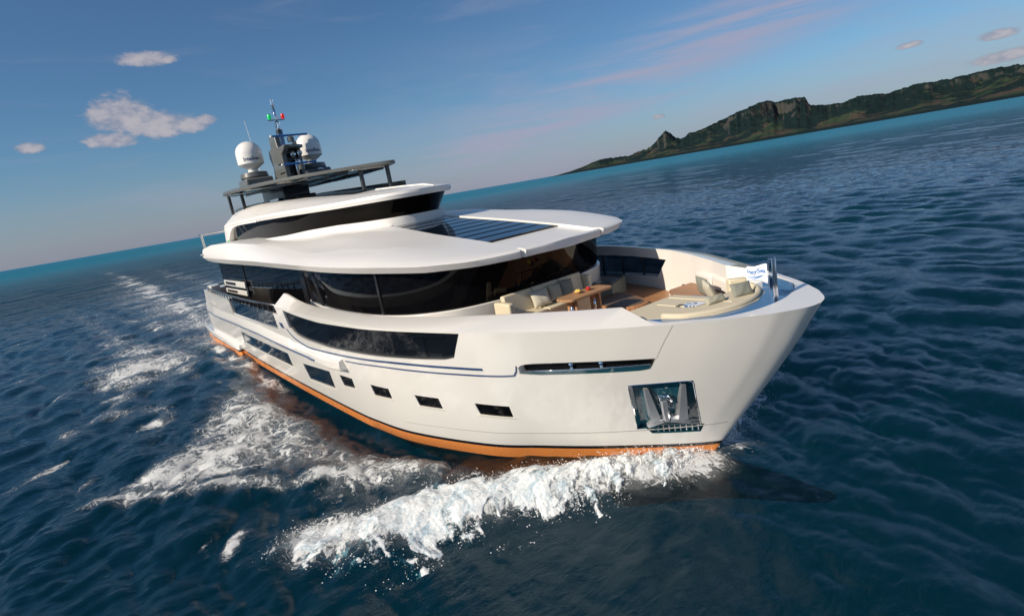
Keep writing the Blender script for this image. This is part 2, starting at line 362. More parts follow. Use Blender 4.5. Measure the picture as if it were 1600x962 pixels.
# sun pad recess towards the stem
arc = [(30.5, 1.78), (31.2, 1.86), (31.75, 1.83), (32.1, 1.55), (32.38, 1.2), (32.6, .75), (32.7, .3), (32.72, 0)]
arc = [(x, min(y, max(0, hullW(x, 3.40)-.07))) for x, y in smooth_tab(arc, 40)]
cut(hull, *(lambda m_: (m_.V, m_.F))(MB().prism([(x, -y) for x, y in arc]+[(x, y) for x, y in arc[::-1][1:]], 3.41, 6)))
cut(hull, *(lambda m_: (m_.V, m_.F))(MB().prism([(29.3, .42), (31.2, .42), (31.3, 1.45), (30.95, 1.70), (30.45, 1.80), (29.3, 1.85)], 3.02, 6)))
# lower sheer of the side decks aft
cut(hull, *(lambda m_: (m_.V, m_.F))(MB().prism_y([(-3, 3.30), (17.98, 3.42), (18.02, 6), (-3, 6)], -6, 6)))
# glazed notch in the aft bulwark and long band window through the forward bulwark
cm = MB()
for side in (-1, 1):
    cm.add(*slab([(8.7, 2.58), (17.0, 2.75)], [(9.2, 3.9), (17.6, 3.9)], 12, 3, -.75, .4, side))
    cm.add(*slab(BAND_B, BAND_T, 30, 3, -.085, .3, side))
cut(hull, cm.V, cm.F)
cm = MB()
for side in (-1, 1):
    cm.add(*slab([(21.6, 2.82), (27.25, 2.98)], [(21.4, 3.50), (27.75, 3.54)], 14, 3, -1.0, .3, side))
cut(hull, cm.V, cm.F)
# colour bands on the hull
hull.data.materials.append(M_orange); hull.data.materials.append(M_stripeb); hull.data.materials.append(M_antif)
for p in hull.data.polygons:
    z = p.center.z
    if z < -.03: p.material_index = 3
    elif z < .334: p.material_index = 1
    elif z < .426: p.material_index = 2
hull.data.polygons.foreach_set('use_smooth', [True]*len(hull.data.polygons)); hull.data.set_sharp_from_angle(angle=R(24))
adopt(hull, yacht)

def panel(name, b, t, n, k, off, mat, parent, side=-1, th=.02, **kw):
    V, F = slab(b, t, n, k, off-th, off, side); return mesh(name, V, F, mat, parent, recalc=True, auto=30, **kw)
hp = hull
def hchild(o): return o
WN = ['window']*6
for side in (-1, 1):
    for b, t, dp in WINS:
        wi = panel('window', b, t, 16, 3, -dp+.014, M_glassblue if b[0][0] < 19 else M_black, hull, side)
        # lit sill lip under each window
        (bx0, bz0), (bx1, bz1) = b[0], b[-1]
        panel('sill', [(bx0-.10, bz0-.04), (bx1+.04, bz1-.04)], [(bx0-.02, bz0-.008), (bx1+.02, bz1-.008)], 10, 2, .018, M_frame, hull, side, th=.04)
    panel('band_window', BAND_B, BAND_T, 40, 3, -.06, M_tint, hull, side, th=.012)
    panel('bulwark_glass', [(8.7, 2.59), (17.0, 2.76)], [(9.0, 3.33), (17.4, 3.42)], 16, 3, -.05, M_glassblue, hull, side, th=.02)
    # posts inside the long window openings
    for xp in (22.7, 23.6, 24.55, 25.5, 26.55):
        yp = itp(CAPI, xp)
        MB().box((xp, side*(yp-.02), 3.20), (.05, .05, .78)).go('window_post', M_char, hull)
# rubbing strake with a blue line, from the stern to its blunt forward end
LED = [(-.6, 1.84), (.24, 1.86), (4.8, 1.94), (9.3, 2.06), (13.6, 2.13), (17, 2.07), (19.8, 2.06), (21.8, 2.10), (22.8, 2.20)]
for side in (-1, 1):
    rows = []
    for x in np.linspace(-.75, 22.7, 70):
        zb = itp(LED, x)-.03; f = min(1, (x+1.5)/4)
        y = hullW(x, zb+.2)-.01; o_ = .17*f*(1.0 if x > 20 else .8)
        ring = [(x, y-.25, zb+.66), (x, y+.01, zb+.62), (x, y+o_, zb+.27), (x, y+o_+.01, zb+.06), (x, y+o_-.02, zb), (x, y-.25, zb-.04)]
        if x > 18.0: ring[0] = (x, y-.25, zb+.36); ring[1] = (x, y+.03, zb+.33)
        rows.append([(a, side*b, c) for a, b, c in ring])
    V, F = loft(rows, True, True)
    rb = mesh('rub_rail', V, F, M_white, yacht, auto=30, recalc=True, bevel=.015)
    rows = []
    for x in np.linspace(-.6, 20.6, 60):
        zb = itp(LED, x)-.03; f = min(1, (x+1.5)/4); y = hullW(x, zb+.2)-.01+.17*f*(1.0 if x > 20 else .8)
        rows.append([(x, side*(y-.03), zb+.14), (x, side*(y+.022), zb+.135), (x, side*(y+.024), zb+.085), (x, side*(y-.03), zb+.08)])
    V, F = loft(rows, True, True); mesh('blue_line', V, F, M_line, yacht, recalc=True)
    # double blue line below the long window
    for tab in ([(18.25, 2.90), (18.5, 2.74), (18.84, 2.60), (19.82, 2.46), (21, 2.50), (22.7, 2.60), (25.35, 2.77), (27.06, 2.78), (28.23, 2.755)], [(22.9, 2.44), (23.84, 2.51), (25.2, 2.60), (27.3, 2.60), (28.64, 2.585), (28.86, 2.65), (28.98, 2.83)]):
        P = smooth_tab(tab, 60); hgt = .028 if tab[0][0] < 20 else .018
        rows = [[(x, side*(hullW(x, z+s_)+o_), z+s_) for o_, s_ in ((-.02, -hgt), (.016, -hgt), (.016, hgt), (-.02, hgt))] for x, z in P]
        V, F = loft(rows, True, True); mesh('blue_line', V, F, M_line, yacht, recalc=True)
    # knuckle line low on the bow
    P = smooth_tab([(24.5, .78), (25.6, .82), (27.45, .85), (29, .87), (30.2, .91), (31.24, .98), (31.72, 1.03)], 40)
    rows = [[(x, side*(hullW(x, z+s_)+o_), z+s_) for o_, s_ in ((-.02, -.012), (.006, -.012), (.006, .012), (-.02, .012))] for x, z in P if x < itp(STEM, z)-.1]
    V, F = loft(rows, True, True); mesh('knuckle_line', V, F, pm_kn if False else M_grey, yacht, recalc=True)
    # panel seam
    P = [(31.76, 3.54), (31.51, 3.19), (31.29, 2.86)]
    rows = [[(x+s_, side*(hullW(x+s_, z)+o_), z) for o_, s_ in ((-.02, -.006), (.003, -.006), (.003, .006), (-.02, .006))] for x, z in P]
    V, F = loft(rows, True, True); mesh('panel_seam', V, F, M_grey, yacht, recalc=True)

# bathing platform with side wings
for_rows = []
pw = [(-4.3, 3.0), (-4.32, 3.35), (-4.1, 3.66), (-3.6, 3.78), (-1, 3.95), (3, 4.02), (6.1, 4.06), (6.3, 4.0)]
pg = [(x, -y) for x, y in pw]+[(6.3, 3.0), (-.9, 3.0)]
full = [(x, -y) for x, y in pw]+[(6.3, 0)]+[(x, y) for x, y in pw[::-1]]
MB().prism(full, .36, .66).go('swim_platform', M_white, yacht, bevel=.05, seg=3)
MB().prism([(x+.04 if x < -4 else x, y*.985) for x, y in full], .27, .36).go('swim_platform_stripe', M_stripeb, yacht)
MB().prism([(x+.04 if x < -4 else x, y*.98) for x, y in full], -.05, .27).go('swim_platform_boot', M_orange, yacht)
MB().prism([(-4.1, -3.3), (-1, -3.5), (-1, 3.5), (-4.1, 3.3)], .662, .69).go('platform_deck', M_teak, yacht)
for z0, z1 in ((3.64, 3.94), (3.26, 3.50)):
    for side in (-1, 1):
        g_ = MB().box((6.6, side*3.42, (z0+z1)/2), (4.4, .10, z1-z0)).go('side_gate', M_white, yacht, bevel=.02)
        MB().box((5.9, side*3.42, (z0+z1)/2), (2.2, .12, (z1-z0)*.5)).go('gate_opening', M_mullion, g_)
# stern locker mark and mooring eye on the quarter
for side in (-1, 1):
    panel('mooring_recess', [(2.6, 2.62), (4.6, 2.66)], [(2.3, 2.80), (4.1, 2.80)], 4, 2, .03, M_grey, yacht, side)
    panel('fairlead', [(17.72, 2.93), (17.98, 2.9)], [(17.66, 3.1), (17.95, 3.1)], 4, 2, .03, M_line, yacht, side)

# decks
dk = [(1.3, inner(1.3)-.0), (10, inner(10)), (18, inner(18)), (23, inner(23)), (25, inner(25)), (27, inner(27)), (29, inner(29)), (30.5, 1.9)]
MB().prism([(x, -y+.004) for x, y in dk]+[(x, y-.004) for x, y in dk[::-1]], 2.60, 2.645).go('main_deck', M_teak, yacht)
# recess liner (blue) and gutter
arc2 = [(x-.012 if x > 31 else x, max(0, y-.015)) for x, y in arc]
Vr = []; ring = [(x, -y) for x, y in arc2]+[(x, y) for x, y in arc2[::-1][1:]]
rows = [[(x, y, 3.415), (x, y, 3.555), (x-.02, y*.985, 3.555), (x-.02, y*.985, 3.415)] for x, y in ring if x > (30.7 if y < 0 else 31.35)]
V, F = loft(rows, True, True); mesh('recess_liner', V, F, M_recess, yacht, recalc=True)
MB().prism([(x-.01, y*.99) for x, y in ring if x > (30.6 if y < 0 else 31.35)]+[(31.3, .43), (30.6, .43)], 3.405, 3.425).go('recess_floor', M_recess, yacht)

# side rails around the aft deck
RAIL = [(18.0, 4.62, 3.72), (15, 4.58, 3.66), (12.6, 4.50, 3.60), (9, 4.36, 3.56), (6, 4.22, 3.54), (3, 4.05, 3.52), (1.9, 3.98, 3.50), (1.5, 3.85, 3.50), (1.35, 3.5, 3.50), (1.3, 2.6, 3.50)]
for side in (-1, 1):
    P = [(x, side*y, z) for x, y, z in RAIL]
    rl = MB().tube(P, .045, 8).go('side_rail', M_char, yacht, smooth=True)
    for x in np.arange(2.3, 17.9, .72):
        y = np.interp(x, [r_[0] for r_ in RAIL[::-1]], [r_[1] for r_ in RAIL[::-1]]); z = np.interp(x, [r_[0] for r_ in RAIL[::-1]], [r_[2] for r_ in RAIL[::-1]])
        MB().box((x, side*(y-.02), z-.14), (.06, .035, .30)).go('stanchion', M_char, rl)
    MB().box((1.9, side*3.6, 3.35), (.9, .5, .5)).go('corner_locker', M_white, yacht, bevel=.04)

# ---- main deck house
HB = smooth_tab([(3.4, 3.3), (10, 3.3), (17.3, 3.3), (18.4, 3.5), (21, 3.7), (23, 3.65), (24.2, 3.48), (25.1, 3.15), (25.75, 2.55), (26.1, 1.5), (26.22, .7), (26.25, 0)], 80)
HT = smooth_tab([(3.4, 3.3), (10, 3.3), (17.3, 3.38), (18.4, 3.62), (21, 3.92), (23, 3.92), (24.5, 3.66), (25.5, 3.15), (26.3, 2.3), (26.75, 1.3), (26.92, .6), (26.95, 0)], 80)
ZBH = [(3, 5.04), (16, 5.02), (21, 4.95), (23.7, 4.83), (25, 4.77), (26, 4.71), (27, 4.69)]
def house(name, z0, z1, B, T, mat, off=0.0, parent=yacht, tb=0, tt=1, **k):
    def ring(t, z):
        P = [((1-t)*b[0]+t*c[0], (1-t)*b[1]+t*c[1]) for b, c in zip(B, T)]
        P = [(x+off*min(1, max(0, (x-22)/2.5)), max(0, y+off) if y > .01 else 0) for i, (x, y) in enumerate(P)]
        zz = (lambda x: itp(ZBH, x)) if z > 4.5 else (lambda x: z)
        return [(x, -y, zz(x)) for x, y in P]+[(x, y, zz(x)) for x, y in P[::-1][1:]]
    V, F = loft([ring(tb, z0), ring(tt, z1)], True, True)
    return mesh(name, V, F, mat, parent, recalc=True, auto=20, **k)
hs = house('deckhouse', 2.64, 4.97, HB, HT, M_black)
KC = next(i for i, p in enumerate(HB) if p[0] > 17.6)
house('coaming', 2.64, 3.60, HB[KC:], HT[KC:], M_white, off=.07, tb=0, tt=.40, bevel=.02)

def mull(x0, x1, side, wd=.10):
    b = [p for p in HB]; ys = lambda T_, x: np.interp(x, [p[0] for p in T_], [p[1] for p in T_])
    A = (x0, side*(ys(HB, x0)+.03), 2.75); B_ = (x1, side*(ys(HT, x1)+.03), 4.85)
    m_ = MB(); d = Vector(B_)-Vector(A)
    rows = [[(p[0]-wd/2, p[1], p[2]), (p[0]+wd/2, p[1], p[2]), (p[0]+wd/2, p[1]-side*.06, p[2]), (p[0]-wd/2, p[1]-side*.06, p[2])] for p in (A, B_)]
    V, F = loft(rows, True, True); m_.add(V, F); return m_.go('mullion', M_mullion, hs)
for side in (-1, 1):
    mull(8.6, 8.6, side); mull(17.2, 17.4, side, .5); mull(20.1, 19.7, side, .28); mull(23.9, 24.3, side, .12)

# ---- bridge deck with the long overhang
BROW = smooth_tab([(2.9, 3.86), (3.6, 3.98), (6, 4.15), (9, 4.3), (12, 4.42), (15, 4.52), (18, 4.6), (20, 4.62), (21, 4.61), (22, 4.54), (23, 4.4), (24, 4.18), (25, 3.88), (26, 3.47), (26.5, 3.12), (27, 2.68), (27.22, 2.2), (27.36, 1.7), (27.42, 1.28), (27.50, .6), (27.52, 0)], 160)
ZT = [(3, 5.26), (9, 5.25), (16, 5.22), (19.8, 5.16), (21.5, 5.11), (23.8, 5.0), (25, 4.94), (26, 4.87), (27, 4.82), (27.55, 4.78)]
ZB = [(3, 5.04), (9, 5.0), (16, 5.0), (21, 4.93), (23.7, 4.80), (25, 4.74), (26, 4.68), (27, 4.66), (27.55, 4.64)]
T0 = [(3, 5.75), (16, 5.76), (19, 5.74), (20.5, 5.66), (21, 5.60), (25.8, 5.06), (27.55, 4.835)]
# shoulder (fraction of half breadth, height)
SF = [(3, .975), (8, .965), (11, .95), (13.4, .90), (17, .82), (20, .76), (24, .74), (26, .76), (27.6, .8)]
SZ = [(3, 5.66), (7, 5.88), (11, 5.90), (13.4, 5.80), (17, 5.60), (20, 5.45), (22, 5.37), (24, 5.24), (26, 4.99), (27.55, 4.82)]
rows = []
bx = [p for p in BROW]
for x, wv in bx:
    wv = max(wv, .002); e = 1.0
    zt, zb, t0 = itp(ZT, x), itp(ZB, x), itp(T0, x); sf, sz = itp(SF, x), itp(SZ, x)
    kk = min(1, wv/1.2); inn = min(wv*.55, 2.6); sy = wv*sf
    # ring half: centre top -> inner -> shoulder -> edge -> strip bottom -> underside -> centre bottom
    dip = 0.0
    half = [(0, t0), (inn*.5, t0-.005), (inn, max(t0-.02, sz+.0)), ((inn+sy)/2, (max(t0-.02, sz)+sz)/2+.005), (sy, sz)]
    for q in (.2, .4, .6, .8):        # rounded flank
        half.append((sy+(wv-sy)*(q+.10*math.sin(q*math.pi)), sz+(zt-sz)*(q-.10*math.sin(q*math.pi))))
    half += [(wv, zt), (wv-.002*kk, zt-.010), (wv-.19*kk, zb+.0), (wv-.28*kk, zb-.012), (wv*.5, zb-.02), (0, zb-.02)]
    ringp = [(x, -y, z) for y, z in half]+[(x, y, z) for y, z in half[::-1][1:-1]]
    rows.append(ringp)
V, F = loft(rows, True, True)
bd = mesh('bridge_deck', V, F, M_white2, None, recalc=True)
# recessed centre panel (leaves the two front notches) and skylight well
XR = [20.3, 20.9, 21.5, 22.2, 22.8, 23.4, 24, 24.6, 25.2, 25.8, 26.4, 27.0, 27.36]
def sk(x): return itp(T0, x)-.085
def skw(x): return np.interp(x, [20.3, 23.5, 28], [1.04, 1.26, 1.27])
Vc, Fc = loft([[(x, -skw(x)-.04, sk(x)), (x, skw(x)+.04, sk(x)), (x, skw(x)+.04, 7), (x, -skw(x)-.04, 7)] for x in XR], True, True)
cut(bd, Vc, Fc)
cut(bd, *(lambda m_: (m_.V, m_.F))(MB().prism([(27.16, -1.36), (27.9, -1.16), (27.9, -1.6)], 4.0, 7).prism([(27.16, 1.36), (27.9, 1.6), (27.9, 1.16)], 4.0, 7)))
bd.data.polygons.foreach_set('use_smooth', [True]*len(bd.data.polygons)); bd.data.set_sharp_from_angle(angle=R(22)); adopt(bd, yacht)
# edge strip below the shoulder, a warmer grey white
rows = []
for x, wv in BROW:
    if wv < .02: continue
    zt, zb = itp(ZT, x), itp(ZB, x); rows.append([(x-.02*(x > 27), -wv+.03, zt-.03), (x, -wv-.006, zt-.03), (x, -wv+.02, zb+.01), (x-.02*(x > 27), -wv+.05, zb+.01)])
# skylight glass strips on the recessed panel
sg = MB()
xs = np.linspace(20.4, 25.85, 10)
sr = MB(); XS = [20.35, 20.95, 21.6, 22.2, 22.8, 23.4, 24.0, 24.6, 25.2, 25.85]
rows = [[(x, -skw(x)-.01, sk(x)+.004), (x, skw(x)+.01, sk(x)+.004), (x, skw(x)+.01, sk(x)+.03), (x, -skw(x)-.01, sk(x)+.03)] for x in XS]
V, F = loft(rows, True, True); skl = mesh('skylight', V, F, M_mullion, bd, recalc=True)
for i in range(9):
    a, b = xs[i]+.07, xs[i+1]-.07
    V, F = loft([[(x, -skw(x)+.06, sk(x)+.025), (x, skw(x)-.06, sk(x)+.025), (x, skw(x)-.06, sk(x)+.045), (x, -skw(x)+.06, sk(x)+.045)] for x in (a, (a+b)/2, b)], True, True)
    mesh('skylight_pane', V, F, M_glassblue, yacht if False else bd, recalc=True)
MB().box((3.9, -4.06, 5.42), (.5, .06, .05)).go('deck_light', M_grey, bd)
MB().box((3.9, 4.06, 5.42), (.5, .06, .05)).go('deck_light', M_grey, bd)
# aft rail of the bridge deck
ar = MB().tube([(4.6, -3.9, 6.43), (3.3, -3.85, 6.45), (3.05, -3.6, 6.45), (3.0, 0, 6.45), (3.05, 3.6, 6.45), (3.3, 3.85, 6.45), (4.6, 3.9, 6.43)], .035, 8).go('aft_rail', M_brush, bd, smooth=True)
for x, y in ((3.15, -3.75), (4.3, -3.88), (3.0, -2.4), (3.0, -1.2), (3.0, 0), (3.0, 1.2), (3.0, 2.4), (3.15, 3.75), (4.3, 3.88)):
    MB().tube([(x, y, 5.55), (x, y, 6.45)], .03, 8).go('aft_rail_post', M_brush, yacht)

# ---- wheelhouse
ROOF = smooth_tab([(3.9, 2.55), (5, 2.85), (8, 3.05), (12, 3.15), (14.5, 3.12), (16.3, 2.97), (17.7, 2.70), (18.8, 2.35), (19.6, 2.0), (20.3, 1.6), (20.8, 1.2), (21.08, .75), (21.18, .35), (21.2, 0)], 100)
def ringxy(P, off, z, dx=0): 
    Q = [(x+(dx if i > len(P)*.6 else 0), max(0, y+off)) for i, (x, y) in enumerate(P)]
    return [(x, -y, z) for x, y in Q]+[(x, y, z) for x, y in Q[::-1][1:]]
def zring(P, f):   # f(x,y,i) -> (x,y,z)
    Q = [f(x, y) for x, y in P]; return [(a, -b, c) for a, b, c in Q]+[(a, b, c) for a, b, c in Q[::-1][1:]]
GL = [p for p in ROOF if p[0] > 4.5]
rows = [zring(GL, lambda x, y: (x-.95*min(1, max(0, (x-4.5)/15)), max(0, y-.30), 5.60)), zring(GL, lambda x, y: (x-.22*min(1, max(0, (x-4.5)/15)), max(0, y-.07), 6.62))]
V, F = loft(rows, True, True); M_black2 = pmat('wheelhouse dark glass', (.004, .0035, .003), .03, ior=1.17)
whg = mesh('wheelhouse_glass', V, F, M_black2, yacht, recalc=True, auto=20)
# white base under the glass
BASEZ = [(3, 5.80), (11, 5.82), (15.8, 5.88), (17.6, 5.95), (19.2, 5.97), (20.2, 5.94), (22, 5.91)]
rows = [zring(GL, lambda x, y: (x-.66*min(1, max(0, (x-4.5)/15)), max(0, y-.03), 5.2)), zring(GL, lambda x, y: (x-.66*min(1, max(0, (x-4.5)/15)), max(0, y-.06), itp(BASEZ, x)-.02)), zring(GL, lambda x, y: (x-.95*min(1, max(0, (x-4.5)/15)), max(0, y-.34), itp(BASEZ, x)-.01))]
V, F = loft(rows, True, True); mesh('wheelhouse_base', V, F, M_white2, yacht, recalc=True, auto=30)
# roof with the eyebrow and the rounded aft quarters
HUMP = [(3.9, 7.30), (6, 7.38), (9.6, 7.37), (13.6, 7.19), (15.8, 7.04), (19.4, 6.87), (21.3, 6.80)]
FZ = [(3.9, 6.60), (8, 6.66), (12.6, 6.68), (16, 6.65), (19, 6.60), (21.3, 6.59)]
rows = []
rows.append(zring(ROOF, lambda x, y: (x-.25*(x > 15), max(0, y-.35), itp(FZ, x)-.10)))
rows.append(zring(ROOF, lambda x, y: (x-.06*(x > 15), max(0, y-.04), itp(FZ, x)-.10)))
rows.append(zring(ROOF, lambda x, y: (x, y, itp(FZ, x)+.02)))
rows.append(zring(ROOF, lambda x, y: (x, max(0, y-.03), itp(FZ, x)+.10)))
for q in (.25, .5, .75, 1.0):
    rows.append(zring(ROOF, lambda x, y, q=q: (x-.8*q*min(1, max(0, (x-16)/4))+(.5*q if x < 5 else 0), max(0, y-.06-1.0*q), itp(FZ, x)+.10+(itp(HUMP, x)-itp(FZ, x)-.10)*math.sin(q*math.pi/2))))
rows.append(zring(ROOF, lambda x, y: (x-2.0*min(1, max(0, (x-16)/4))+(1.0 if x < 5 else 0), max(0, y-1.9), itp(HUMP, x)+.01)))
V, F = loft(rows, True, True)
rf = mesh('wheelhouse_roof', V, F, M_white2, None, recalc=True)
rf.data.polygons.foreach_set('use_smooth', [True]*len(rf.data.polygons)); rf.data.set_sharp_from_angle(angle=R(28)); adopt(rf, yacht)
# aft quarter: the roof sweeps down to the bridge deck
OUT = [(2.55, 5.60), (2.7, 6.1), (3.0, 6.6), (3.45, 7.0), (4.1, 7.25), (5.2, 7.28), (7.5, 7.1), (10, 6.9), (12.5, 6.78)]
INN = [(5.35, 5.60), (5.6, 5.88), (6.3, 6.16), (7.0, 6.38), (7.8, 6.52), (8.8, 6.57), (10, 6.58), (11.2, 6.57), (12.5, 6.56)]
for side in (-1, 1):
    yo = lambda x, z: itp(ROOF, max(x, 3.9))+.015-max(0, z-6.55)*.9*min(1, max(0, z-6.5)*3)
    Ao = smooth_tab(OUT, 40); Ai = smooth_tab(INN, 40); rows = []
    for (x0, z0), (x1, z1) in zip(Ao, Ai):
        ring = [(x0+(x1-x0)*q, z0+(z1-z0)*q) for q in (0, .2, .4, .6, .8, 1)]
        rows.append([(x, side*(yo(x, z)-(.10 if i == 0 else 0)), z) for i, (x, z) in enumerate(ring)]+[(x, side*(yo(x, z)-.4), z) for x, z in ring[::-1]])
    V, F = loft(rows, True, True); mesh('quarter_arch', V, F, M_white2, yacht, recalc=True, auto=35)
MB().prism([(3.3, -2.3), (4.4, -2.5), (4.4, 2.5), (3.3, 2.3)], 5.6, 6.95).go('aft_bulkhead', M_white2, yacht, bevel=.1, seg=3)
# starboard and port navigation lamps at the foot of the arch
MB().box((5.6, -2.98, 5.90), (.12, .06, .06)).go('navigation_light', M_gl, yacht)
MB().box((5.6, 2.98, 5.90), (.12, .06, .06)).go('navigation_light', M_rl, yacht)
# sunroof frame (white lip) on wheelhouse roof
MB().tube([(17.2, .2, 6.99), (19.0, .35, 6.91), (20.3, .5, 6.83), (20.9, .55, 6.72)], .03, 8).go('roof_trim', M_white, yacht)

# flybridge coaming, screen
fb = [(4.2, 1.9), (5.5, 2.35), (8, 2.5), (11, 2.5), (13, 2.2)]
rows = [[(x, -y-.05, itp(HUMP, x)-.22), (x, -y-.03, itp(HUMP, x)+.05), (x, -y+.05, itp(HUMP, x)+.05), (x, -y+.06, itp(HUMP, x)-.22)] for x, y in smooth_tab([(4.1, 1.4), (4.3, 1.9), (5.2, 2.1), (8, 2.15), (10.2, 2.05)], 30)]
V, F = loft(rows, True, True); mesh('flybridge_coaming', V, F, M_char, yacht, recalc=True)
rows = [[(x, y-.02, zb_), (x, y-.02, zt_), (x, y+.02, zt_), (x, y+.02, zb_)] for x, y, zb_, zt_ in ((4.3, 2.0, 7.3, 7.62), (7, 2.0, 7.3, 7.58), (10, 2.05, 7.2, 7.46), (13, 2.0, 7.0, 7.34), (16.4, 1.95, 6.85, 7.21))]
V, F = loft(rows, True, True); mesh('flybridge_screen', V, F, M_char, yacht, recalc=True)
MB().prism([(9.5, -.9), (15.3, -1.2), (16, 0), (15.3, 1.6), (9.5, 1.6)], 6.9, lambda x, y: itp(HUMP, x)+.03).go('flybridge_floor', M_mullion, yacht)
MB().box((9.4, .2, 7.42), (.5, .9, .22)).go('helm_console', M_mullion, yacht, bevel=.05)

# ---- hardtop
def htz(x): return 8.13-(x-5.3)*.0155
hp_ = [(5.15, 0), (5.3, -1.0), (5.75, -1.9), (6.7, -2.75), (8.3, -3.2), (10.4, -3.15), (12.6, -2.7), (14.4, -1.75), (15.6, -.55), (16.35, .45), (16.75, 1.1), (16.7, 1.5), (16.1, 1.75), (14.2, 2.3), (12, 2.8), (9.5, 3.05), (7.3, 2.75), (6.0, 1.9), (5.3, 1.0)]
hp_ = smooth_tab(hp_+[hp_[0]], 120)[:-1]
ht = MB().prism(hp_, lambda x, y: htz(x)-.05, lambda x, y: htz(x)+.09).go('hardtop', M_dgrey, yacht, bevel=.03)
def inside(poly, x):
    ys_ = []
    n = len(poly)
    for i in range(n):
        (x0, y0), (x1, y1) = poly[i], poly[(i+1) % n]
        if (x0-x)*(x1-x) < 0: ys_.append(y0+(y1-y0)*(x-x0)/(x1-x0))
    return (min(ys_), max(ys_)) if len(ys_) > 1 else None
for i, x in enumerate(np.arange(5.9, 16.3, .62)):
    q = inside(hp_, x)
    if q: 
        y0, y1 = q[0]+.25, q[1]-.25
        MB().prism([(x-.22, y0), (x+.22, y0), (x+.22, y1), (x-.22, y1)], lambda x_, y_: htz(x_)-.085, lambda x_, y_: htz(x_)-.052).go('louvre', M_glassblue if i % 4 else M_frame, ht)
for y in (-1.6, 0.0, 1.6): MB().box((10.6, y, htz(10.6)-.12), (9.5, .07, .07), Matrix.Rotation(.0155, 3, 'Y')).go('roof_beam', M_char, ht)
for (x, y, zb_) in ((6.6, -2.62, 7.15), (7.6, -2.25, 7.25), (15.7, .42, 6.95), (16.1, 1.42, 6.9)):
    MB().box((x, y, (zb_+htz(x))/2), (.17, .13, htz(x)-zb_)).go('hardtop_post', M_char, yacht, bevel=.02)

# ---- mast tower
TX = 8.0
lower = MB().prism([(5.6, -.75), (7.4, -.8), (8.6, -.55), (8.6, .75), (5.6, .75)], 7.2, 8.1).go('mast_trunk', M_char, yacht, bevel=.05)
MB().box((7.6, -.80, 7.50), (1.3, .05, .12)).go('trunk_vent', M_chrome, lower)
def tower(side):
    pts = [(7.9, 8.10), (9.85, 8.10), (9.85, 9.45), (10.35, 9.62), (10.5, 9.78), (9.5, 9.80), (9.45, 10.35), (8.55, 10.42), (8.5, 9.86), (8.05, 9.86), (7.95, 9.5), (8.2, 9.0)]
    return MB().prism_y(pts, side*.50-.12, side*.50+.12).go('tower_cheek', M_dgrey, yacht, bevel=.04)
tw = tower(-1)
MB().prism_y([(7.9, 8.1), (9.6, 8.1), (9.6, 9.7), (8.0, 9.8)], .22, .42).go('tower_cheek', M_dgrey, yacht, bevel=.04)
for z in (8.62, 9.05): MB().box((9.45, -.63, z), (.7, .03, .05)).go('tower_slot', M_mullion, tw)
MB().box((8.75, -.1, 8.95), (1.6, .6, 1.7)).go('tower_core', M_mullion, yacht, bevel=.04)
MB().prism([(8.4, -.58), (10.4, -.62), (10.5, -.2), (10.0, .42), (8.4, .40)], 9.66, 9.80).go('radar_shelf', M_dgrey, yacht, bevel=.03)
MB().prism([(9.6, -.1), (10.2, -.1), (10.2, .5), (9.6, .5)], 8.24, 8.36).go('radar_shelf', M_dgrey, yacht, bevel=.02)
def radar(c, a, L):
    u = Vector(a).normalized(); g = Matrix((u, Vector((0, 0, 1)).cross(u), Vector((0, 0, 1)))).transposed()
    r_ = MB().box(c, (L, .10, .09), g).go('radar_antenna', M_blue, yacht, bevel=.02)
    MB().box(Vector(c)-u*(L/2+.03), (.1, .11, .1), g).go('antenna_tip', M_dome, r_, bevel=.02)
    MB().lathe([(.0, -.3), (.16, -.3), (.16, -.1), (.07, -.06), (.07, 0), (0, 0)], c, 20).go('radar_base', M_dgrey, r_, auto=40)
    return r_
radar((9.8, 0, 10.28), (-.1, 1.85, 0), 1.7)
radar((10.3, 0, 8.93), (-.1, 1.9, 0), 1.6)
pm = MB().tube([(8.45, 0, 8.2), (8.45, 0, 10.75)], .16, 14).go('mast_pole', M_brush, yacht, smooth=True)
MB().tube([(8.44, 0, 10.7), (8.42, 0, 11.4), (8.42, 0, 11.95)], [.11, .085, .05], 12).go('mast_top', M_chrome, pm, smooth=True)
MB().prism([(8.3, -.38), (8.52, -.38), (8.52, .40), (8.3, .40)], 11.22, 11.26).go('lamp_bracket', M_brush, pm)
MB().lathe([(0, 0), (.09, 0), (.09, .2), (.07, .24), (0, .24)], (8.45, -.30, 11.26), 14).go('signal_lamp', M_gl, yacht, auto=40)
MB().lathe([(0, 0), (.09, 0), (.09, .2), (.07, .24), (0, .24)], (8.45, .34, 11.26), 14).go('signal_lamp', M_rl, yacht, auto=40)
for z in (11.95, 10.85):
    MB().lathe([(0, -.04), (.11, -.04), (.11, 0), (.08, .02), (.08, .17), (.11, .19), (.11, .22), (0, .22)], (8.42+(0 if z > 11 else .16), 0, z), 16).go('mast_lamp', M_chrome, yacht, auto=40)
for y, z in ((-.05, 9.55), (.28, 9.6), (.1, 9.2)): MB().lathe([(0, -.12), (.08, -.12), (.13, .1), (.11, .12), (0, .08)], (9.75, y, z-.15), 18, axis=(1, -.3, 0)).go('floodlight', M_chrome, yacht, auto=40)
MB().tube([(9.75, .0, 8.3), (9.75, .0, 9.2)], .08, 12).go('chrome_horn', M_chrome, yacht, smooth=True)
for (c, r_) in (((9.9, .35, 8.45), .1), ((9.2, .35, 9.98), .1)): MB().lathe([(0, -.1), (r_, -.1), (r_, .1), (0, .1)], c, 16, axis=(1, -.4, 0)).go('camera_pod', M_dgrey, yacht, auto=40)
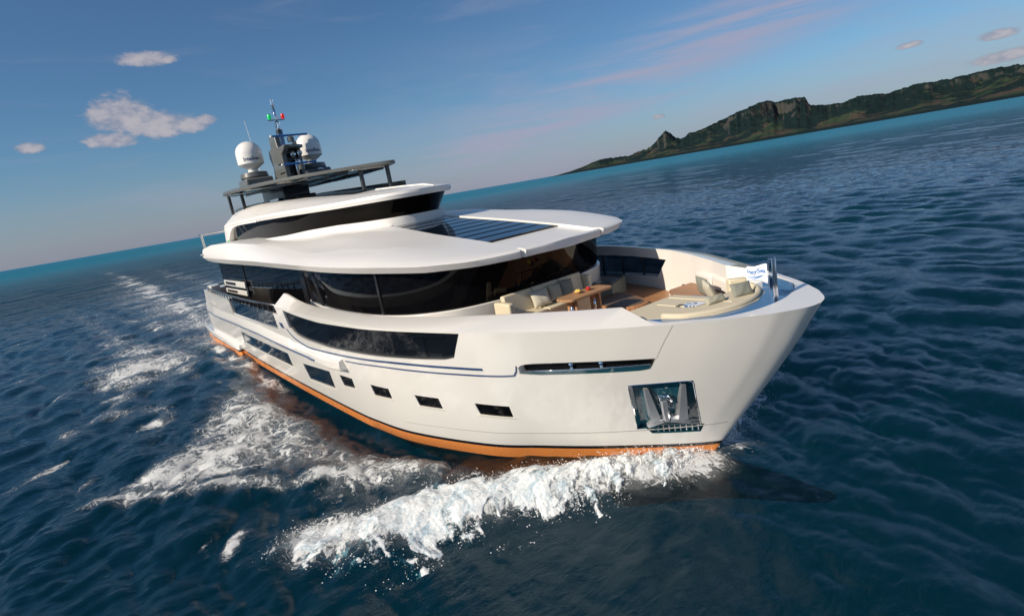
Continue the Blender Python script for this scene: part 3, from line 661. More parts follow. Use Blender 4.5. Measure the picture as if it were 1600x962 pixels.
MB().lathe([(0, 0), (.15, 0), (.2, .05), (.12, .13), (0, .15)], (8.6, 1.55, 8.62), 20).go('gps_dome', M_dome, yacht, auto=50)
MB().tube([(6.9, -.85, 8.2), (6.75, -.9, 9.9)], .02, 6).go('whip_antenna', M_dome, yacht)
MB().tube([(6.75, -.9, 9.9), (6.55, -.95, 11.6)], .009, 5).go('whip_antenna', M_dome, yacht)

# satellite domes with lettering
def text_mesh(body, size):
    cu = bpy.data.curves.new('lettering', 'FONT'); cu.body = body; cu.size = size; cu.extrude = .004; cu.offset = size*.012; cu.align_x = 'CENTER'
    o = link(bpy.data.objects.new('lettering', cu)); bpy.context.view_layer.update()
    me = bpy.data.meshes.new_from_object(o.evaluated_get(bpy.context.evaluated_depsgraph_get())); bpy.data.objects.remove(o); return me
def dome(cx, cy, z0, facing):
    prof = [(0, -.02), (.24, -.02), (.24, .06), (.2, .10), (.30, .16), (.57, .34), (.60, .37), (.60, .42)]+[(.61, .5), (.61, .85)]
    for a in np.linspace(0, math.pi/2, 14)[1:]: prof.append((.61*math.cos(a)+1e-4, .85+.60*math.sin(a)))
    d = MB().lathe(prof, (cx, cy, z0), 40).go('satellite_dome', M_dome, yacht, auto=30)
    MB().lathe([(0, 0), (.62, 0), (.66, .06), (.62, .26), (.4, .30), (0, .3)], (cx, cy, z0-.32), 24).go('dome_pedestal', M_dgrey, d, auto=30)
    me = text_mesh('Intellian', .245)
    for v in me.vertices:
        a = facing+v.co.x/.61; r_ = .612+v.co.z; v.co = (cx+r_*math.cos(a), cy+r_*math.sin(a), z0+.50+v.co.y)
    finish('lettering', me, M_ink, d)
dome(7.7, -1.45, 9.02-.02, R(-9)); dome(7.8, 1.50, 9.12-.02, R(-2))
MB().box((7.7, -1.45, 8.42), (1.5, 1.3, .5)).go('dome_plinth', M_dgrey, yacht, bevel=.1, seg=3)
MB().box((7.8, 1.50, 8.46), (1.5, 1.3, .6)).go('dome_plinth', M_dgrey, yacht, bevel=.1, seg=3)

# ---- anchor in its pocket
def onhull(x, z, off=0): return Vector((x, -(hullW(x, z)+off), z))
pk = MB(); V, F = slab(PKT_B, PKT_T, 10, 8, -.175, -.155); 
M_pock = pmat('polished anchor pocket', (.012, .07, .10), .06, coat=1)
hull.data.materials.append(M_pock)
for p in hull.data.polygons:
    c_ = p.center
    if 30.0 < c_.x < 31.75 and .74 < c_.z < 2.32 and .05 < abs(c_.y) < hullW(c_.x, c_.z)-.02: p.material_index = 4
mesh('anchor_pocket', V, F, M_pock, yacht, auto=30, recalc=True)
V, F = slab(TRY_B, TRY_T, 8, 2, -.165, -.14); mesh('pocket_tray', V, F, M_pock, yacht, auto=30, recalc=True)
# bright rim of the pocket
P = [(30.17, .95), (30.57, 2.15), (30.62, 2.22), (31.50, 2.25), (31.56, 2.20), (31.21, 1.02)]
MB().tube([onhull(x, z, .0) for x, z in P], .012, 6).go('pocket_rim', M_chrome, yacht)
M_anch = pmat('anchor steel', (.85, .86, .90), .30, metal=.85)
def PU(u, v, o):      # u,v in the pocket, o outwards
    x = (PKT_B[0][0]*(1-u)+PKT_B[1][0]*u)*(1-v)+(PKT_T[0][0]*(1-u)+PKT_T[1][0]*u)*v; z = (PKT_B[0][1]*(1-u)+PKT_B[1][1]*u)*(1-v)+(PKT_T[0][1]*(1-u)+PKT_T[1][1]*u)*v
    return onhull(x, z, o)
ashank = MB().tube([PU(.52, .20, .02), PU(.51, .42, .01), PU(.49, .62, -.04)], [.075, .065, .06], 6).go('anchor', M_anch, yacht, auto=40)
MB().tube([PU(.42, .58, -.06), PU(.46, .72, -.02), PU(.56, .72, -.03), PU(.60, .60, -.06)], .045, 8).go('anchor_shackle', M_chrome, ashank, smooth=True)
def fluke(a, b, wa, wb):
    t = (b-a).normalized(); s = Vector((1, 0, .15)); s = (s-t*s.dot(t)).normalized(); n = t.cross(s)
    if n.y > 0: n = -n
    rows = [[p-s*w_/2, p+n*w_*.38, p+s*w_/2, p-n*.02] for p, w_ in ((a, wa), (b, wb))]
    return loft(rows, True, True)
for a, b in (((.30, .22), (.22, .90)), ((.72, .22), (.80, .93))):
    m_ = MB(); m_.add(*fluke(PU(*a, -.04), PU(*b, -.09), .30, .12)); m_.go('anchor_fluke', M_anch, ashank)
for pts in (((.20, .08), (.32, .15), (.46, .19)), ((.57, .19), (.74, .17), (.84, .10))):
    MB().tube([PU(u, v, .0) for u, v in pts], [.07, .09, .07], 6).go('anchor_crown', M_anch, ashank, auto=40)
for i in range(8):
    u = (i+.7)/8.4; MB().box(onhull(TRY_B[0][0]*(1-u)+TRY_B[1][0]*u+.03, .90, -.10), (.02, .03, .13)).go('tray_grating', M_chrome, yacht)
# mooring slot insides: chrome lip, dark back, bollards
for side in (-1, 1):
    V, F = slab([(28.96, 2.64), (29.3, 2.59), (29.92, 2.58), (30.54, 2.575), (30.95, 2.58), (31.08, 2.615)], [(28.97, 2.70), (29.6, 2.69), (30.3, 2.69), (30.8, 2.70), (31.14, 2.71)], 20, 2, -.06, -.01, side); mesh('slot_lip', V, F, M_pock, yacht, auto=30, recalc=True)
    V, F = slab([(28.98, 2.62), (31.05, 2.61)], [(29.0, 2.87), (31.2, 2.85)], 14, 2, -.145, -.13, side); mesh('slot_back', V, F, M_mullion, yacht, auto=30, recalc=True)
    P = [(28.97, 2.70), (29.6, 2.69), (30.3, 2.69), (31.14, 2.715)]
    MB().tube([(x, side*(hullW(x, z)-.01), z) for x, z in P], .018, 8).go('slot_trim', M_chrome, yacht, smooth=True)
    for x in (29.85, 30.35):
        MB().lathe([(0, 0), (.05, 0), (.035, .03), (.035, .09), (.06, .11), (.05, .14), (0, .14)], (x, side*(hullW(x, 2.7)-.07), 2.68), 14).go('mooring_bollard', M_chrome, yacht, auto=40)

# bulbous forefoot just under the surface
rows = []
for x, zc, rz, ry in ((28.6, -1.1, 1.0, .9), (30.0, -.75, .72, .62), (31.0, -.50, .50, .42), (31.8, -.37, .37, .30), (32.5, -.27, .28, .20), (33.0, -.21, .19, .12), (33.4, -.13, .11, .05), (33.5, -.09, .04, .02)):
    rows.append([(x, ry*math.cos(a), zc+rz*math.sin(a)) for a in np.linspace(0, 2*math.pi, 16, endpoint=False)])
V, F = loft(rows, True, True); mesh('bulbous_bow', V, F, M_antif, yacht, recalc=True, auto=40)

# ---- jack staff and pennant on the bow
js = MB().box((32.58, -.02, 3.90), (.08, .04, .82)).go('jackstaff', M_chrome, yacht, bevel=.008)
MB().box((32.63, .035, 3.90), (.05, .03, .82)).go('jackstaff_plate', M_chrome, js, bevel=.008)
MB().box((32.60, .01, 3.90), (.03, .05, .80)).go('jackstaff_web', M_brush, js)
def flagpt(u, v):   # u 0..1 aft, v -1..1
    x = 32.50-.50*u; hh = .175*(1-u*.35) if u < .72 else .175*(.748)*(1-(u-.72)/.28*.95)
    y = .035*math.sin(u*9)*u**.6-.02*u; z = 4.03+v*hh+.012*math.sin(u*8+v)
    return (x, y, z)
flag_root = None
n, k = 22, 7
A = [flagpt(i/(n-1), -1+2*j/(k-1)) for i in range(n) for j in range(k)]
B = [(x, y+.006, z) for x, y, z in A]; N = n*k
F = grid_faces(n, k)+grid_faces(n, k, N, flip=True)+[(i*k, (i+1)*k, N+(i+1)*k, N+i*k) for i in range(n-1)]+[(i*k+k-1, N+i*k+k-1, N+(i+1)*k+k-1, (i+1)*k+k-1) for i in range(n-1)]
flag = mesh('pennant', A+B, F, M_flag, None, smooth=True)
tag(flag, 'white swallow-tail pennant with blue lettering flying from the steel staff at the bow', 'flag')
me = text_mesh('HeySea', .115)
def wrapflag(me):
    for v in me.vertices:
        u = max(0, min(1, .40-v.co.x/.50)); p = flagpt(u, 0); v.co = (p[0], p[1]-.006-v.co.z, p[2]+.01+v.co.y)
wrapflag(me); finish('lettering', me, M_flagb, flag)
for o_, dz in ((0, -.045), (.02, -.07)):
    rows = []
    for i in range(14):
        xx = -.17+.32*i/13; u = .40-xx/.5; p = flagpt(u, 0); z = p[2]+dz+.012*math.sin(i*.6+o_*40); t_ = .007*math.sin(math.pi*(i+.3)/13.6)+.001
        rows.append([(p[0], p[1]-.008, z-t_), (p[0], p[1]-.008, z+t_), (p[0], p[1]-.003, z+t_), (p[0], p[1]-.003, z-t_)])
    V, F = loft(rows, True, True); mesh('wave_mark', V, F, M_flagb, flag, recalc=True)

# ---- foredeck furniture
# sofa against the house front (built in: a part of the yacht)
sofa = MB().box((26.93, -.30, 2.90), (.58, 2.7, .42)).go('sofa', M_cush, yacht, bevel=.04, seg=3)
for i, (y0, y1) in enumerate(((-1.65, -.72), (-.70, .22), (.24, 1.06))):
    MB().box((26.99, (y0+y1)/2, 3.155), (.50, y1-y0, .12)).go('seat_cushion', M_cush, sofa, bevel=.035, seg=3)
    MB().box((26.66, (y0+y1)/2, 3.44), (.16, y1-y0, .56), Matrix.Rotation(R(-9), 3, 'Y')).go('backrest', M_cush, sofa, bevel=.04, seg=3)
MB().box((26.85, -1.78, 3.30), (.62, .18, .62)).go('armrest', M_cush, sofa, bevel=.05, seg=3)
MB().box((26.75, 1.16, 3.28), (.35, .14, .70)).go('armrest', M_cush, sofa, bevel=.04, seg=3)
# side consoles
M_cons = pmat('smoked console top', (.05, .07, .075), .06, coat=1)
for side in (-1, 1):
    pts = [(25.2, side*2.75), (26.35, side*2.0), (26.75, side*2.2), (26.35, side*3.25), (25.5, side*3.55)]
    if side < 0: pts = pts[::-1]
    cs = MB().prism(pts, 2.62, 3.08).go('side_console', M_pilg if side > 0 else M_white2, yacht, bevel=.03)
    pc = [(sum(p[0] for p in pts)/5, sum(p[1] for p in pts)/5)]
    MB().prism([(pc[0][0]+(x-pc[0][0])*1.06, pc[0][1]+(y-pc[0][1])*1.06) for x, y in pts], 3.09, 3.16).go('console_top', M_cons, cs, bevel=.015)
# table
tb = empty('table', (27.8, 0, 2.64)); tag(tb, 'teak dining table on two chrome and wood pedestals in front of the foredeck sofa', 'table')
MB().prism([(27.50, -.62), (27.62, -.76), (27.98, -.76), (28.10, -.66), (28.10, .70), (28.02, .77), (27.58, .77), (27.50, .68)], 3.405, 3.465).go('tabletop', M_table, tb, bevel=.012)
for y in (-.42, .38):
    l = MB().box((27.8, y, 3.03), (.34, .06, .76)).go('leg', M_table, tb, bevel=.01)
    MB().tube([(27.86, y-.10, 2.65), (27.86, y-.10, 3.40)], .04, 12).go('chrome_column', M_chrome, tb, smooth=True)
    MB().box((27.84, y-.08, 2.66), (.34, .20, .03)).go('foot_plate', M_chrome, tb, bevel=.005)
# round step
stp = smooth_tab([(26.6, 1.25), (27.5, 1.0), (28.0, 1.05), (28.35, 1.35), (28.3, 1.8), (27.6, 2.2), (26.9, 2.45), (26.6, 2.3)], 40)
st_ = MB().prism(stp, 2.645, 2.80).go('deck_step', M_teak, yacht, bevel=.02)
cx_, cy_ = 27.4, 1.6
MB().prism([(cx_+(x-cx_)*.86, cy_+(y-cy_)*.86) for x, y in stp], 2.801, 2.812).go('step_mat', M_teakdark, st_)

# sun pad
padp = [(30.02, -1.62), (30.15, .40), (31.15, .42), (31.25, 1.45), (31.55, 1.42), (31.95, .95), (32.12, .35), (32.08, -.25), (31.88, -.78), (31.45, -1.18), (31.05, -1.30), (30.65, -1.55)]
sp_ = MB().prism(padp, 2.64, 3.43).go('sun_pad', M_pad, yacht, bevel=.04, seg=3)
for a, b in (((30.35, -.45), (31.0, -.45)), ((30.25, .1), (31.7, .12))):
    MB().tube([(a[0], a[1], 3.432), (b[0], b[1], 3.432)], .012, 6).go('pad_piping', M_cush, sp_)
bol = smooth_tab([(31.02, -1.18), (31.4, -1.08), (31.72, -.74), (31.95, -.25), (32.0, .3), (31.86, .82), (31.55, 1.25), (31.2, 1.42)], 30)
MB().tube([(x, y, 3.445) for x, y in bol], .065, 12).go('bolster', M_pad, yacht, smooth=True)
MB().prism([(30.95, 1.15), (31.25, 1.42), (31.35, 1.32), (31.1, 1.05)], 3.0, 3.62).go('bolster_end', M_cush, yacht, bevel=.03)
# teak corner seat on the port side, white backrest shells
sp2 = [(28.95, 1.85), (29.05, 2.66), (29.6, 2.42), (30.3, 1.95), (31.1, 1.45), (31.0, .55), (30.3, .46), (29.6, 1.15)]
ts = MB().prism(sp2, 3.03, 3.12).go('corner_seat', M_teak, yacht, bevel=.03, seg=3)
MB().prism([(29.2+(x-29.2)*.97+.02, y*.96) for x, y in sp2], 2.645, 3.03).go('seat_plinth', M_white, ts)
for a, b in (((29.3, 2.55), (30.0, 2.12)), ((30.05, 2.10), (30.8, 1.62))):
    d = Vector((b[0]-a[0], b[1]-a[1], 0)); L = d.length; g = Matrix.Rotation(math.atan2(d.y, d.x), 3, 'Z')
    MB().box(((a[0]+b[0])/2, (a[1]+b[1])/2, 3.27), (L, .06, .30), g).go('seat_backrest', M_white, ts, bevel=.05, seg=3)
MB().lathe([(0, -.02), (.05, -.02), (.05, .02), (0, .02)], (28.92, 2.52, 3.05), 14, axis=(.7, -.7, 0)).go('cup_light', M_chrome, yacht)

def pillow(name, c, w_, h_, th, rz, tilt, mat, label, roll_=0):
    n = 15; V = []; F = []
    for s in (1, -1):
        for i in range(n):
            for j in range(n):
                u, v = -1+2*i/(n-1), -1+2*j/(n-1); e = (1-abs(u)**2.6)*(1-abs(v)**2.6); pin = 1-.07*(1-abs(u)**2)*abs(v)**2-.0; pin2 = 1-.07*(1-abs(v)**2)*abs(u)**2
                cr = .012*math.sin(u*7+v*3+rz*5)*e
                V.append((s*(th*.5*e**.55+cr*.5+.004), u*w_/2*pin2, v*h_/2*pin))
    for s in (0, 1): F += grid_faces(n, n, s*n*n, flip=(s == 1))
    N = n*n
    rim = [i*n for i in range(n)]+[(n-1)*n+j for j in range(1, n)]+[i*n+n-1 for i in range(n-2, -1, -1)]+[j for j in range(n-2, 0, -1)]
    for i in range(len(rim)): a, b = rim[i], rim[(i+1) % len(rim)]; F.append((a, b, N+b, N+a))
    me = bpy.data.meshes.new(name); me.from_pydata(V, [], F)
    b = bmesh.new(); b.from_mesh(me); bmesh.ops.recalc_face_normals(b, faces=b.faces); b.to_mesh(me); b.free()
    o = finish(name, me, mat, None, smooth=True); o.rotation_euler = (roll_, tilt, rz); o.location = c
    tag(o, label, 'cushion', 'scatter cushions on the foredeck'); return o
pillow('cushion', (26.93, -.66, 3.45), .52, .44, .16, R(-14), R(-22), M_pil2, 'pale stone square cushion in the sun, leftmost on the foredeck sofa', R(4))
pillow('cushion', (26.88, -.10, 3.46), .46, .44, .15, R(6), R(-18), M_pil, 'sage green cushion in the middle of the sofa beside the pale one', R(-7))
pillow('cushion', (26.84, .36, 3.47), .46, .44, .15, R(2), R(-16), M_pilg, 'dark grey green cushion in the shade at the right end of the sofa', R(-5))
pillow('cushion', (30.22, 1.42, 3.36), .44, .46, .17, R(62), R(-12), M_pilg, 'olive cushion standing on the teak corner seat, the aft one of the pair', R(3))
pillow('cushion', (30.55, 1.15, 3.34), .44, .46, .18, R(48), R(-20), M_pil2, 'cream cushion standing on the teak corner seat, nearer the pennant', R(6))
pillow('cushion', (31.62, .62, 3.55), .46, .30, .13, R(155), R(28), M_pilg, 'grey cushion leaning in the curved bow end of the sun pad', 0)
pillow('cushion', (31.42, -.02, 3.50), .50, .18, .12, R(165), R(40), M_pil, 'small flat cushion lying at the foot of the bolster on the sun pad', 0)

# table ware and magazines
bw = empty('fruit_bowl', (27.72, -.12, 3.466)); tag(bw, 'small wooden bowl of yellow fruit on the teak table', 'bowl')
MB().lathe([(0, 0), (.05, 0), (.115, .06), (.105, .062), (.045, .015), (0, .012)], (27.72, -.12, 3.466), 24).go('bowl', M_wood_bowl, bw, smooth=True)
for dx, dy in ((-.035, .02), (.03, .03), (.0, -.03), (.05, .0)): MB().lathe([(.04*math.sin(a)+1e-4, -.04*math.cos(a)) for a in np.linspace(0, math.pi, 9)], (27.72+dx, -.12+dy, 3.525), 14).go('fruit', M_fruit, bw, smooth=True)
cd = empty('candle_glass', (27.78, .20, 3.466)); tag(cd, 'round red glass tea-light holder on the teak table', 'candle holder')
MB().lathe([(0, 0), (.045, .0), (.07, .04), (.065, .08), (.045, .10)], (27.78, .20, 3.466), 20).go('glass_cup', M_redglass, cd, smooth=True)
MB().lathe([(.046, .10), (.05, .115), (.035, .125), (.03, .12)], (27.78, .20, 3.466), 20).go('rim', M_chrome, cd, smooth=True)
M_cover = bpy.data.materials.new('magazine cover'); M_cover.use_nodes = True; t = NT(M_cover.node_tree)
tc = t.node('ShaderNodeTexCoord').outputs['Object']; t.put(t.n['Principled BSDF'].inputs['Base Color'], t.mix(t.ss(t.noise(tc, 14, 3), .45, .5), (.05, .16, .36), (.75, .78, .82))); t.n['Principled BSDF'].inputs['Roughness'].default_value = .25
for (x, y, a, z, lab, mt) in ((31.06, -.34, .3, 3.44, 'blue and white magazine lying on top of the other on the sun pad', M_cover), (31.16, -.22, -.25, 3.432, 'white magazine half hidden under the blue one on the sun pad', M_paper)):
    o = MB().box((0, 0, 0), (.21, .28, .012)).go('magazine', mt, None); o.location = (x, y, z+.012); o.rotation_euler = (0, 0, a); tag(o, lab, 'magazine', 'magazines on the sun pad')
gls = MB()
for s in (-1, 1): gls.tube([(30.86+.035*math.cos(a), -.42+s*.045+.035*math.sin(a), 3.445) for a in np.linspace(0, 2*math.pi, 14)], .006, 6)
gls.tube([(30.86, -.42-.01, 3.445), (30.86, -.42+.01, 3.445)], .006, 6); gls.tube([(30.86, -.50, 3.445), (30.98, -.52, 3.44)], .005, 6); gls.tube([(30.86, -.34, 3.445), (30.98, -.33, 3.44)], .005, 6)
g_ = gls.go('sunglasses', M_mullion, None); tag(g_, 'dark folded sunglasses beside the magazines on the sun pad', 'sunglasses')
# ================================================================== SEA
def vnoise(x, y, seed=0):
    r = np.random.RandomState(seed); T = r.rand(256, 256)
    xi = np.floor(x).astype(int); yi = np.floor(y).astype(int); fx = x-xi; fy = y-yi; fx = fx*fx*(3-2*fx); fy = fy*fy*(3-2*fy)
    g = lambda a, b: T[a & 255, b & 255]
    return (g(xi, yi)*(1-fx)+g(xi+1, yi)*fx)*(1-fy)+(g(xi, yi+1)*(1-fx)+g(xi+1, yi+1)*fx)*fy
def fbm(x, y, o=5, seed=0, g=.5, ridged=False):
    s = 0; a = 1; t = 0
    for i in range(o):
        n_ = vnoise(x*2**i+i*17.3, y*2**i-i*9.1, seed+i)
        if ridged: n_ = 1-np.abs(2*n_-1)
        s = s+a*n_; t += a; a *= g
    return s/t
def fft_tile(N, L, wind, lo, hi, amp, seed, spread=2):
    k = np.fft.fftfreq(N, L/N)*2*np.pi; KX, KY = np.meshgrid(k, k, indexing='ij'); K = np.hypot(KX, KY)+1e-9
    r = np.random.RandomState(seed); ph = r.randn(N, N)+1j*r.randn(N, N)
    c = (KX*wind[0]+KY*wind[1])/K
    P = K**-4*np.abs(c)**spread*np.where(c < 0, .25, 1)*np.exp(-(K*.05)**2); lam = 2*np.pi/K
    P *= np.clip((lam-lo)/(lo*.4), 0, 1)*np.clip((hi-lam)/(hi*.3), 0, 1)
    h = ph*np.sqrt(P); h[0, 0] = 0; H = np.fft.ifft2(h); s = H.real.std(); h *= amp/s
    H = np.fft.ifft2(h).real; DX = np.fft.ifft2(-1j*KX/K*h).real; DY = np.fft.ifft2(-1j*KY/K*h).real
    return H, DX, DY, L, N
def samp(T, x, y):
    H, DX, DY, L, N = T; u = (x/L*N) % N; v = (y/L*N) % N; i = np.floor(u).astype(int); j = np.floor(v).astype(int); fu = u-i; fv = v-j
    i %= N; j %= N; i1 = (i+1) % N; j1 = (j+1) % N
    return [(A[i, j]*(1-fu)+A[i1, j]*fu)*(1-fv)+(A[i, j1]*(1-fu)+A[i1, j1]*fu)*fv for A in (H, DX, DY)]
wd = (math.cos(R(62)), math.sin(R(62)))
BANDS = [(fft_tile(512, 170.0, wd, 5.0, 24, .060, 3), 5.0, 1.2), (fft_tile(512, 61.0, (math.cos(R(75)), math.sin(R(75))), .9, 3.6, .058, 5, 3), 1.2, 1.25), (fft_tile(512, 19.0, (math.cos(R(50)), math.sin(R(50))), .2, 1.2, .026, 9, 1), .32, 1.15)]
def waves(x, y, cell):
    z = np.zeros_like(x); dx = np.zeros_like(x); dy = np.zeros_like(x)
    for T, lam, ch in BANDS:
        f = np.clip((lam/(cell*2.2)-.5)/1.0, 0, 1); a, b, c = samp(T, x, y); z += a*f; dx += b*f*ch; dy += c*f*ch
    return dx, dy, z
def seg_dist(x, y, P):
    """distance, curve parameter and signed side for a polyline"""
    best = np.full(x.shape, 1e9); par = np.zeros_like(x); sgn = np.zeros_like(x); P = np.array(P, float); s0 = 0
    Ls = np.hypot(*np.diff(P, axis=0).T); tot = Ls.sum()
    for i in range(len(P)-1):
        a, b = P[i], P[i+1]; d = b-a; t = np.clip(((x-a[0])*d[0]+(y-a[1])*d[1])/(d@d), 0, 1)
        px, py = a[0]+t*d[0], a[1]+t*d[1]; q = np.hypot(x-px, y-py); m_ = q < best
        best = np.where(m_, q, best); par = np.where(m_, (s0+t*Ls[i])/tot, par); sgn = np.where(m_, np.sign((x-a[0])*d[1]-(y-a[1])*d[0]), sgn); s0 += Ls[i]
    return best, par, sgn
CREST1 = [(30.9, -.55), (30.2, -1.4), (29.4, -2.5), (28.6, -3.8), (27.9, -5.0), (27.2, -6.2), (26.4, -7.2)]
CREST2 = [(26.0, -4.0), (24.6, -5.6), (23.1, -6.9), (21.6, -8.4), (20.4, -9.7), (19.3, -10.9)]
SIDEW = [(24.5, -4.15), (21, -4.45), (17, -4.5), (13, -4.4), (9, -4.3), (4, -4.3), (-2, -4.4)]
def hullw0(x): return np.interp(31-x, [p[0] for p in sm0], [p[1] for p in sm0], right=3.7)*(x < 31)
def mod_height(x, y):
    h = np.zeros_like(x); ya = -np.abs(y)
    d, p, s = seg_dist(x, ya, CREST1); front = s*-1     # side away from the hull
    wdt = .55+.75*p
    h += (.30*np.sin(np.pi*np.clip(p*.92+.10, 0, 1))**.6)*np.exp(-(d/wdt)**2)*np.where(front > 0, np.exp(-np.clip(d-.35, 0, 9)*1.6), 1)
    d, p, s = seg_dist(x, ya, CREST2); h += .20*np.sin(np.pi*np.clip(p*.85+.12, 0, 1))*np.exp(-(d/.8)**2)
    d, p, s = seg_dist(x, ya, [(27.6, -2.5), (25, -3.6), (22, -4.0), (18, -4.0), (13, -3.9), (8, -3.9)]); h -= .50*np.sin(np.pi*p)**.8*np.exp(-(d/.95)**2)
    d, p, s = seg_dist(x, ya, [(12, -4.4), (9, -4.8), (4, -5.3)]); h += .14*np.sin(np.pi*p)*np.exp(-(d/.6)**2)
    return h
def foam_density(x, y):
    ya = np.where(y > 0, -y, y); D = np.zeros_like(x); n_ = fbm(x*.35, y*.35, 4, 50); n2_ = fbm(x*.9, y*.9, 4, 60)
    # broad lacy field between the two bow crests and the hull
    def poly(P, soft):
        P = np.array(P, float); ins = np.zeros(x.shape, bool); j = len(P)-1
        for i in range(len(P)):
            c = ((P[i, 1] > ya) != (P[j, 1] > ya)) & (x < (P[j, 0]-P[i, 0])*(ya-P[i, 1])/(P[j, 1]-P[i, 1]+1e-12)+P[i, 0]); ins ^= c; j = i
        d, _, _ = seg_dist(x, ya, list(P)+[P[0]]); return np.clip(.5+np.where(ins, d, -d)/soft, 0, 1)
    a = poly([(27.2, -3.6), (26.0, -5.3), (25.2, -6.6), (23.4, -6.2), (22.6, -7.0), (21.0, -9.2), (19.4, -10.6), (18.2, -9.3), (16.8, -8.2), (14.5, -7.3), (11.5, -5.6), (12.5, -4.8), (16, -4.7), (20, -4.7), (23.5, -4.5), (25.6, -3.8)], 1.6)
    D = np.maximum(D, a*(.46+.52*n_))
    d, p, s = seg_dist(x, ya, CREST2); D = np.maximum(D, (.85-.1*p)*np.exp(-(d/.55)**2)*np.clip(n2_*2.2-.35, 0, 1))
    d, p, s = seg_dist(x, ya, CREST1); D = np.maximum(D, 1.0*np.exp(-(d/.9)**2))
    # thin foam along the side and behind the stern
    d, p, s = seg_dist(x, ya, [(15, -4.2), (10, -4.25), (4, -4.3), (-3, -4.2)]); D = np.maximum(D, .8*np.exp(-(d/.45)**2)*np.clip(n2_*2-.2, 0, 1))
    d, p, s = seg_dist(x, ya, [(13, -4.4), (9, -4.8), (4, -5.2), (-1, -5.6)]); D = np.maximum(D, .75*np.exp(-(d/.4)**2)*np.clip(n2_*2.2-.5, 0, 1))
    wide = 6.5+np.clip(-x, 0, 400)*.055
    wk = np.clip((9-x)/10, 0, 1)*np.exp(-(ya/wide)**4)*np.exp(-np.clip(-x, 0, 999)/170)
    D = np.maximum(D, wk*(.30+.72*n_))
    for yy, ww, st in ((2.2, 1.0, .75), (-2.4, 1.2, .8), (5.2, 1.1, .6), (-6.2, 1.5, .65)):
        yc = yy*(1+np.clip(-x, 0, 400)*.018)+.6*np.sin(x*.11+yy); D = np.maximum(D, st*np.exp(-((y-yc)/(ww*(1+np.clip(-x, 0, 400)*.01)))**2)*np.clip((2-x)/5, 0, 1)*np.exp(-np.clip(-x, 0, 999)/120)*(.55+.7*n2_))
    for P_, st, ww in (([(-4, -1.0), (-17, -1.6), (-34, -2), (-70, -1.3), (-141, 0.), (-282, 3.4)], 1.0, 1.7), ([(-4, 2.6), (-25, 3.6), (-52, 4.3), (-79, 5.), (-133, 6.6), (-214, 8.8)], .95, 1.5), ([(-4, -4.0), (-14, -5.0), (-32, -8.0), (-80, -14)], .7, 1.1)):
        d, p, s = seg_dist(x, y, P_); D = np.maximum(D, st*np.clip(.15+1.3*n2_*n_*1.6, 0, 1.1)*np.exp(-(d/(ww+np.clip(-x, 0, 300)*.03))**2)*(1-.55*p))
    for cx, cy, rx, ry, k_ in ((2, -8.2, 5.5, 1.5, .75), (8, -9.6, 4.0, 1.0, .7), (12.5, -8.6, 3.0, 1.0, .72), (-3, -9.5, 5, 1.3, .6), (-12, -9.5, 7, 1.8, .5), (4, -6.3, 5, .9, .7), (10.5, -11.3, 2.2, .5, .55)):
        D = np.maximum(D, k_*np.exp(-((x-cx)/rx)**2-((ya-cy)/ry)**2)*np.clip(n2_*2.4-.35, 0, 1.2))
    b = np.clip((14-x)/10, 0, 1)*np.clip((x+30)/30, 0, 1)*np.exp(-((ya+8)/3.4)**2); D = np.maximum(D, b*np.clip(n_*2.0-.42, 0, 1)*.85)
    # isolated caps
    for cx, cy, rx, ry, k_ in ((25.15, -8.45, .62, .22, 1.0), (24.45, -9.0, .3, .10, .7), (14.8, -11.9, 1.6, .35, .9), (-14.7, -5.2, 1.5, .7, 1.1), (9.5, -10.2, 1.4, .35, .7), (3, -11.5, 2.2, .5, .6), (17.5, -10.9, .8, .25, .6), (-6, -13, 3, .7, .55), (-28, -14, 6, 1.2, .55), (24.0, -8.0, .5, .2, .35)):
        ca, sa = math.cos(R(35)), math.sin(R(35)); u = (x-cx)*ca-(y-cy)*sa; v = (x-cx)*sa+(y-cy)*ca
        D = np.maximum(D, k_*np.exp(-(u/rx)**2-(v/ry)**2)*(.55+.8*n2_))
    D = np.where(y > 0, D*.8, D)
    return np.clip(D, 0, 1)

cx0, cy0 = 35.0, -9.0
a1 = np.arange(92, 200, .19); a2 = np.arange(200, 452, 1.0); A_ = np.radians(np.r_[a1, a2]); 
rr = np.r_[np.linspace(0.3, 3.5, 6), 4*np.exp(np.arange(0, math.log(300/4), .0066)), 300*np.exp(np.linspace(.0066, math.log(150), 260))]; nr = len(rr)
RR, AA = np.meshgrid(rr, A_, indexing='ij'); x = cx0+RR*np.cos(AA); y = cy0+RR*np.sin(AA)
cell = RR*np.where(RR < 300, .0066, .019); dxw, dyw, zw = waves(x, y, cell)
amp = np.clip(1-np.clip(RR-600, 0, 1e9)/1500, 0, 1)
mh = mod_height(x, y)
calm = 1-.62*np.exp(-(((x-31)/5.5)**2+((y+3.5)/5.0)**2)**1.5)
z = zw*amp*calm+mh
fd = foam_density(x, y); z = z+fd*.035*(fbm(x*4, y*4, 3, 77)-.4)*(RR < 60)
xx = x+dxw*calm*(RR < 600); yy = y+dyw*calm*(RR < 600)
nA = len(A_); V = np.stack([xx, yy, z], -1).reshape(-1, 3)
ii, jj = np.meshgrid(np.arange(nr-1), np.arange(nA), indexing='ij'); j2 = (jj+1) % nA
F = np.stack([ii*nA+jj, (ii+1)*nA+jj, (ii+1)*nA+j2, ii*nA+j2], -1).reshape(-1, 4)
